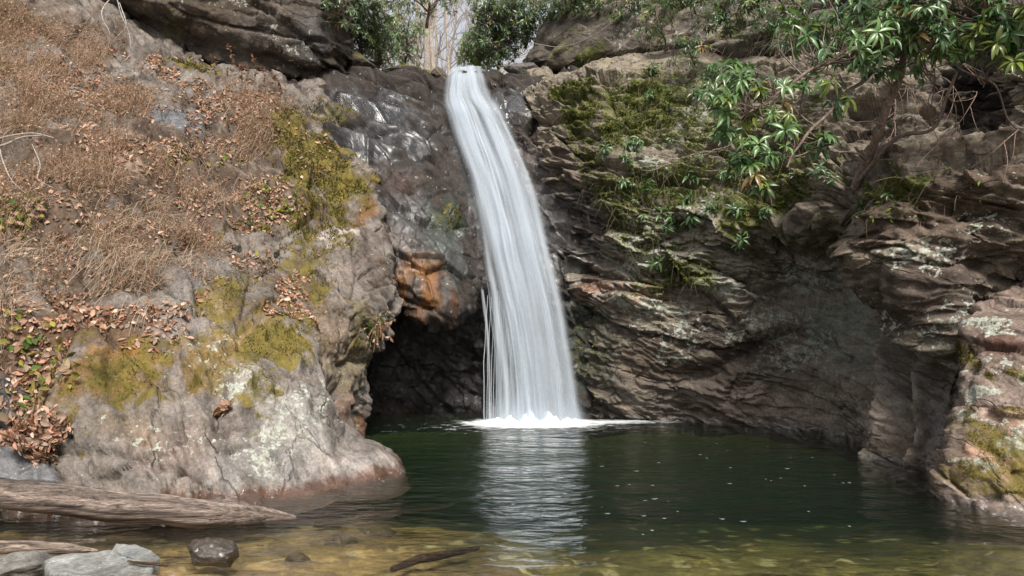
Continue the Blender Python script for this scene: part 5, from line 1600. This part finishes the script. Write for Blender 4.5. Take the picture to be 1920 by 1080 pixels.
litter(mb, viny, 900, r, .075, np.array([(.20, .22, .04), (.30, .28, .06), (.10, .17, .04), (.42, .27, .18), (.46, .34, .24), (.40, .24, .17), (.30, .25, .08)]), .09)
tag(mb.build('creeping_plants', M_dry), 'yellowing low plants among the dead leaves on the left slope', 'creeping plants', kind='stuff')


# ------------------------------------------------------------------ single twigs, roots and sprigs
def twig(name, label, cat, lines, col, group=None, m=None, s=0):
    mb = MB()
    for i, (pts, r0, r1) in enumerate(lines):
        P = wob(pts, 22, .03, s + i)
        tube(mb, P, np.linspace(r0, r1, 22), 5, c=np.array(col) * (1 + .2 * (i % 3 - 1)))
    return tag(mb.build(name, m or M_twig, loc=np.array(lines[0][0][0])), label, cat, group)


twig('dead_sapling', 'thin pale bare sapling arching over the leafy ledge at the top', 'sapling', [
    ([at(205, -60, 11.5), at(222, 10, 11.4), at(240, 60, 11.4), at(244, 90, 11.4), at(256, 100, 11.5)], .012, .004),
    ([at(224, 5, 11.4), at(236, 45, 11.3), at(220, 70, 11.3), at(205, 90, 11.4)], .007, .003),
    ([at(215, -10, 11.4), at(190, 20, 11.2), at(206, 60, 11.2), at(208, 78, 11.3)], .007, .003),
    ([at(212, -30, 11.4), at(170, 5, 11.2), at(150, 20, 11.2), at(130, 60, 11.2)], .007, .002),
    ([at(256, 100, 11.5), at(235, 112, 11.4), at(218, 130, 11.4)], .004, .002)], (.46, .42, .38), s=501)
twig('dead_branch', 'forked grey dead branch lying across the brush at the left edge', 'branch', [
    ([at(-90, 300, 8.6), at(0, 272, 8.7), at(40, 256, 8.8), at(80, 252, 8.9)], .022, .010), ([at(-60, 282, 8.6), at(10, 258, 8.7), at(60, 249, 8.8), at(100, 258, 8.9)], .013, .006)], (.36, .31, .27), s=511)
twig('dead_branch', 'thin pale curved branch below the blue grey rock at the left edge', 'branch', [
    ([at(0, 280, 8.5), at(8, 310, 8.4), at(22, 340, 8.3), at(50, 365, 8.3)], .009, .004), ([at(60, 270, 8.7), at(75, 310, 8.6), at(72, 335, 8.5), at(100, 350, 8.5)], .005, .003)], (.44, .40, .36), s=521)
for i, (px, py, h) in enumerate([(436, 120, 45), (470, 140, 30), (484, 140, 42), (500, 150, 30), (520, 160, 36), (455, 135, 24), (530, 172, 26), (405, 118, 22)]):
    p = bank.loc(px, py)
    q = p + (0, -.1, h * p[1] / FPX)
    mb = MB()
    c = spline([p, (p + q) / 2 + (.05, 0, 0), q], 10)
    tube(mb, c, np.linspace(.007, .003, 10), 4, c=(.20, .12, .09))
    n = 26
    f = r.integers(3, 10, n)
    L_ = r.uniform(.05, .10, n)
    put_leaves(mb, c[f], r.normal(size=(n, 3)) + (0, 0, -.2), r.normal(size=(n, 3)), L_, L_ * .5, np.array((.24, .13, .09)) * r.uniform(.6, 1.2, (n, 1)), LEAF3)
    tag(mb.build('dry_weed', M_dry, loc=p), 'dry brown weed stalk with curled leaves standing below the overhang', 'weed', 'dry weeds below the overhang')

# bare roots and vines on the right cliff
for i in range(34):
    px, py = (random.uniform(1240, 1420), random.uniform(278, 330)) if i < 12 else ((random.uniform(1640, 1910), random.uniform(110, 250)) if i < 26 else (random.uniform(1290, 1500), random.uniform(60, 110)))
    p = side.loc(px, py) if py > 110 else band.loc(px, py)
    L_ = random.uniform(.5, 1.2)
    a = random.uniform(-.5, .5) + (0 if random.random() < .6 else 3.14)
    if i >= 12: a = random.uniform(-2.6, -.5)
    d = np.array((math.cos(a), 0, math.sin(a) * .8))
    out_ = np.array((-.2, -1, .1)) * (.25 if i < 12 else .5)
    lines = [([p, p + d * L_ * .3 + out_ * .8, p + d * L_ * .7 + out_, p + d * L_ + out_ * .6], .009 if i >= 12 else .005, .003)]
    for k in range(2):
        b = p + d * L_ * (.35 + .2 * k) + out_ * .9
        e = norm(d + np.array((random.gauss(0, .6), random.gauss(0, .4), random.gauss(-.2, .6)))) * L_ * .5
        lines.append(([b, b + e * .5 + (0, -.05, -.04), b + e], .005, .002))
    twig('bare_vine', 'bare brown twisting vine on the right cliff', 'vine', lines, (.24, .165, .13) if i >= 12 else (.34, .27, .22), 'bare vines on the right cliff', s=540 + 5 * i)
twig('long_vine', 'single thin pale vine sagging across the dark slanting cliff', 'vine', [([at(1003, 82, 15.6), at(1050, 88, 15.3), at(1090, 78, 15), at(1130, 55, 14.7), at(1175, 20, 14.5)], .010, .005)], (.30, .27, .23), s=720)
twig('fallen_twig', 'thin pale twig leaning on the lip rock', 'twig', [([at(795, 112, 15.9), at(815, 128, 15.8), at(834, 148, 15.7)], .008, .006), ([at(800, 116, 15.9), at(780, 108, 15.9)], .006, .004)], (.36, .30, .26), s=725)

spots = [(1231, 383), (1275, 368), (1325, 380), (1310, 405), (1240, 384), (1390, 455), (1380, 462), (1225, 500), (1215, 340), (1180, 350), (1280, 340), (1330, 260), (1300, 290), (1395, 280), (1170, 310), (1240, 90), (1225, 120), (1262, 70), (1310, 150), (1355, 175), (1210, 180), (1270, 135), (1292, 165), (1330, 120),
         (1190, 375), (1160, 345), (1260, 430), (1205, 420), (1290, 425), (1350, 330), (1480, 330), (1520, 320), (1600, 380), (1650, 370), (1120, 290), (1185, 260), (1245, 260), (1370, 400), (1430, 395), (1215, 455), (1560, 330), (1440, 60), (1300, 30), (1380, 70), (1250, 20)]
protos = []
for v_ in range(3):
    rr = np.random.default_rng(800 + v_)
    mb = MB()
    whorls(mb, [np.zeros(3), np.array((.09, -.05, .05)), np.array((-.08, -.06, -.03))][:v_ + 1], [np.array((0, -.8, .6)), np.array((.3, -.8, .4)), np.array((-.4, -.8, .3))][:v_ + 1], .155, rr, nl=(7, 11), hi=.05, lite=(.10, .17, .05), dark=(.05, .10, .035))
    protos.append(mb)
first = {}
for i, (px, py) in enumerate(spots):
    host = side if py > 100 else band
    p = host.loc(px, py) + host.N[host.idx(px, py)] * .04
    v_ = i % 3
    if v_ not in first:
        o = protos[v_].build('rhododendron_sprig', M_leaf)
        first[v_] = o
    else:
        o = first[v_].copy()
        COL.objects.link(o)
    o.location = p
    o.rotation_euler = (random.gauss(0, .25), random.uniform(-.9, .9), random.gauss(0, .4))
    k = random.uniform(.7, 1.25)
    o.scale = (k, k, k)
    tag(o, 'small green leaf rosette rooted on the mossy right cliff', 'sprig', 'leaf rosettes on the right cliff')

r = np.random.default_rng(871)
mb = MB()
gc = np.clip(side.field([(1230, 180, 130, 110, 0, .8, .3), (1250, 340, 120, 70, 0, .9, .3), (1400, 300, 140, 80, 0, .6, .3), (1200, 430, 80, 60, 0, .6, .3), (1620, 360, 90, 40, 0, .6, .3), (1150, 360, 50, 60, 0, .7, .3), (1270, 520, 60, 40, 0, .5, .3)], 1.0), 0, 1)
P, N = side.sample(gc, 5200, r)
L_ = r.uniform(.025, .075, len(P))
put_leaves(mb, P, norm(N + r.normal(size=P.shape) * .8 + (0, 0, -.4)), N + (0, 0, .5), L_, L_ * .5, greens(len(P), r, (.04, .075, .02), (.14, .18, .05), .15), LEAF3)
P, N = side.sample(gc, 1100, r)
stems(mb, P, N, r.uniform(.12, .35, len(P)), .003, np.array((.26, .21, .15)) * r.uniform(.5, 1.3, (len(P), 1)), r, up=-.2, bend=.6, rnd=.6, droop=.6)
P, N = band.sample(band.field([(1300, 60, 160, 50, 0, .8, .3), (1500, 60, 200, 70, 0, .8, .3)], 1.0), 1300, r)
stems(mb, P, N, r.uniform(.12, .45, len(P)), .004, np.array((.26, .22, .18)) * r.uniform(.5, 1.3, (len(P), 1)), r, up=-.2, bend=.6, rnd=.6, droop=.6)
tag(mb.build('ground_cover', M_dry), 'low leaves, moss sprays and dead stems clinging to the right cliff', 'ground cover', kind='stuff')
p = bank.loc(722, 600)
rr = np.random.default_rng(880)
mb = MB()
whorls(mb, [p + (.02, -.1, .05), p + (-.08, -.12, -.1)], [np.array((.3, -.8, .3)), np.array((-.3, -.8, -.3))], .13, rr, nl=(4, 6), hi=.3)
stems(mb, np.repeat(p[None], 40, 0) + rr.normal(size=(40, 3)) * .05, np.repeat(np.array([[.2, -.9, 0]]), 40, 0), rr.uniform(.15, .35, 40), .005, np.array((.33, .23, .13)) * rr.uniform(.6, 1.2, (40, 1)), rr, up=-.5, droop=.6, leaves=2, lsize=.07, lcol=LC)
tag(mb.build('hanging_plant', M_dry, loc=p), 'withered little plant hanging on the rock corner beside the dark hollow', 'plant')

# ------------------------------------------------------------------ moss cushions
r = np.random.default_rng(950)
MO = np.array([(.105, .095, .02), (.14, .125, .03), (.075, .072, .015), (.175, .14, .04), (.09, .09, .02)])
MG = np.array([(.09, .10, .018), (.13, .135, .028), (.06, .075, .014), (.16, .155, .035), (.10, .12, .02)])


def moss(host, wgt, n, cols, label, size=.022):
    mb = MB()
    w = np.clip(wgt, 0, 1) ** 2 * sm(-.25, .25, fbm(host.V * 2.5, 4, 951) + .12)
    P, N = host.sample(w, n, r)
    sz = size * np.clip(P[:, 1] / 9, .7, 1.5) * r.uniform(.5, 1.4, n)
    k = (fbm(P * 1.7, 3, 952)[:, None] + .5).clip(.15, 1.1)
    c = cols[r.integers(0, len(cols), n)] * r.uniform(.7, 1.2, (n, 1)) * (.55 + .65 * k)
    put_leaves(mb, P - N * .004, norm(N + r.normal(size=(n, 3)) * .7 + (0, 0, -.1)), r.normal(size=(n, 3)), sz, sz * .55, c, LEAF3)
    tag(mb.build('moss', M_dry), label, 'moss', kind='stuff')


moss(bank, mossB, 26000, MO, 'olive and ochre moss sheets on the left slope')
moss(side, mossS, 26000, MG, 'green moss on the shoulder of the right cliff', .026)
moss(bould, mossR, 7000, MO, 'olive moss on the foot of the boulder in the pool', .018)
moss(fall, mossF, 3500, MG, 'green moss beside the crest of the falls', .026)
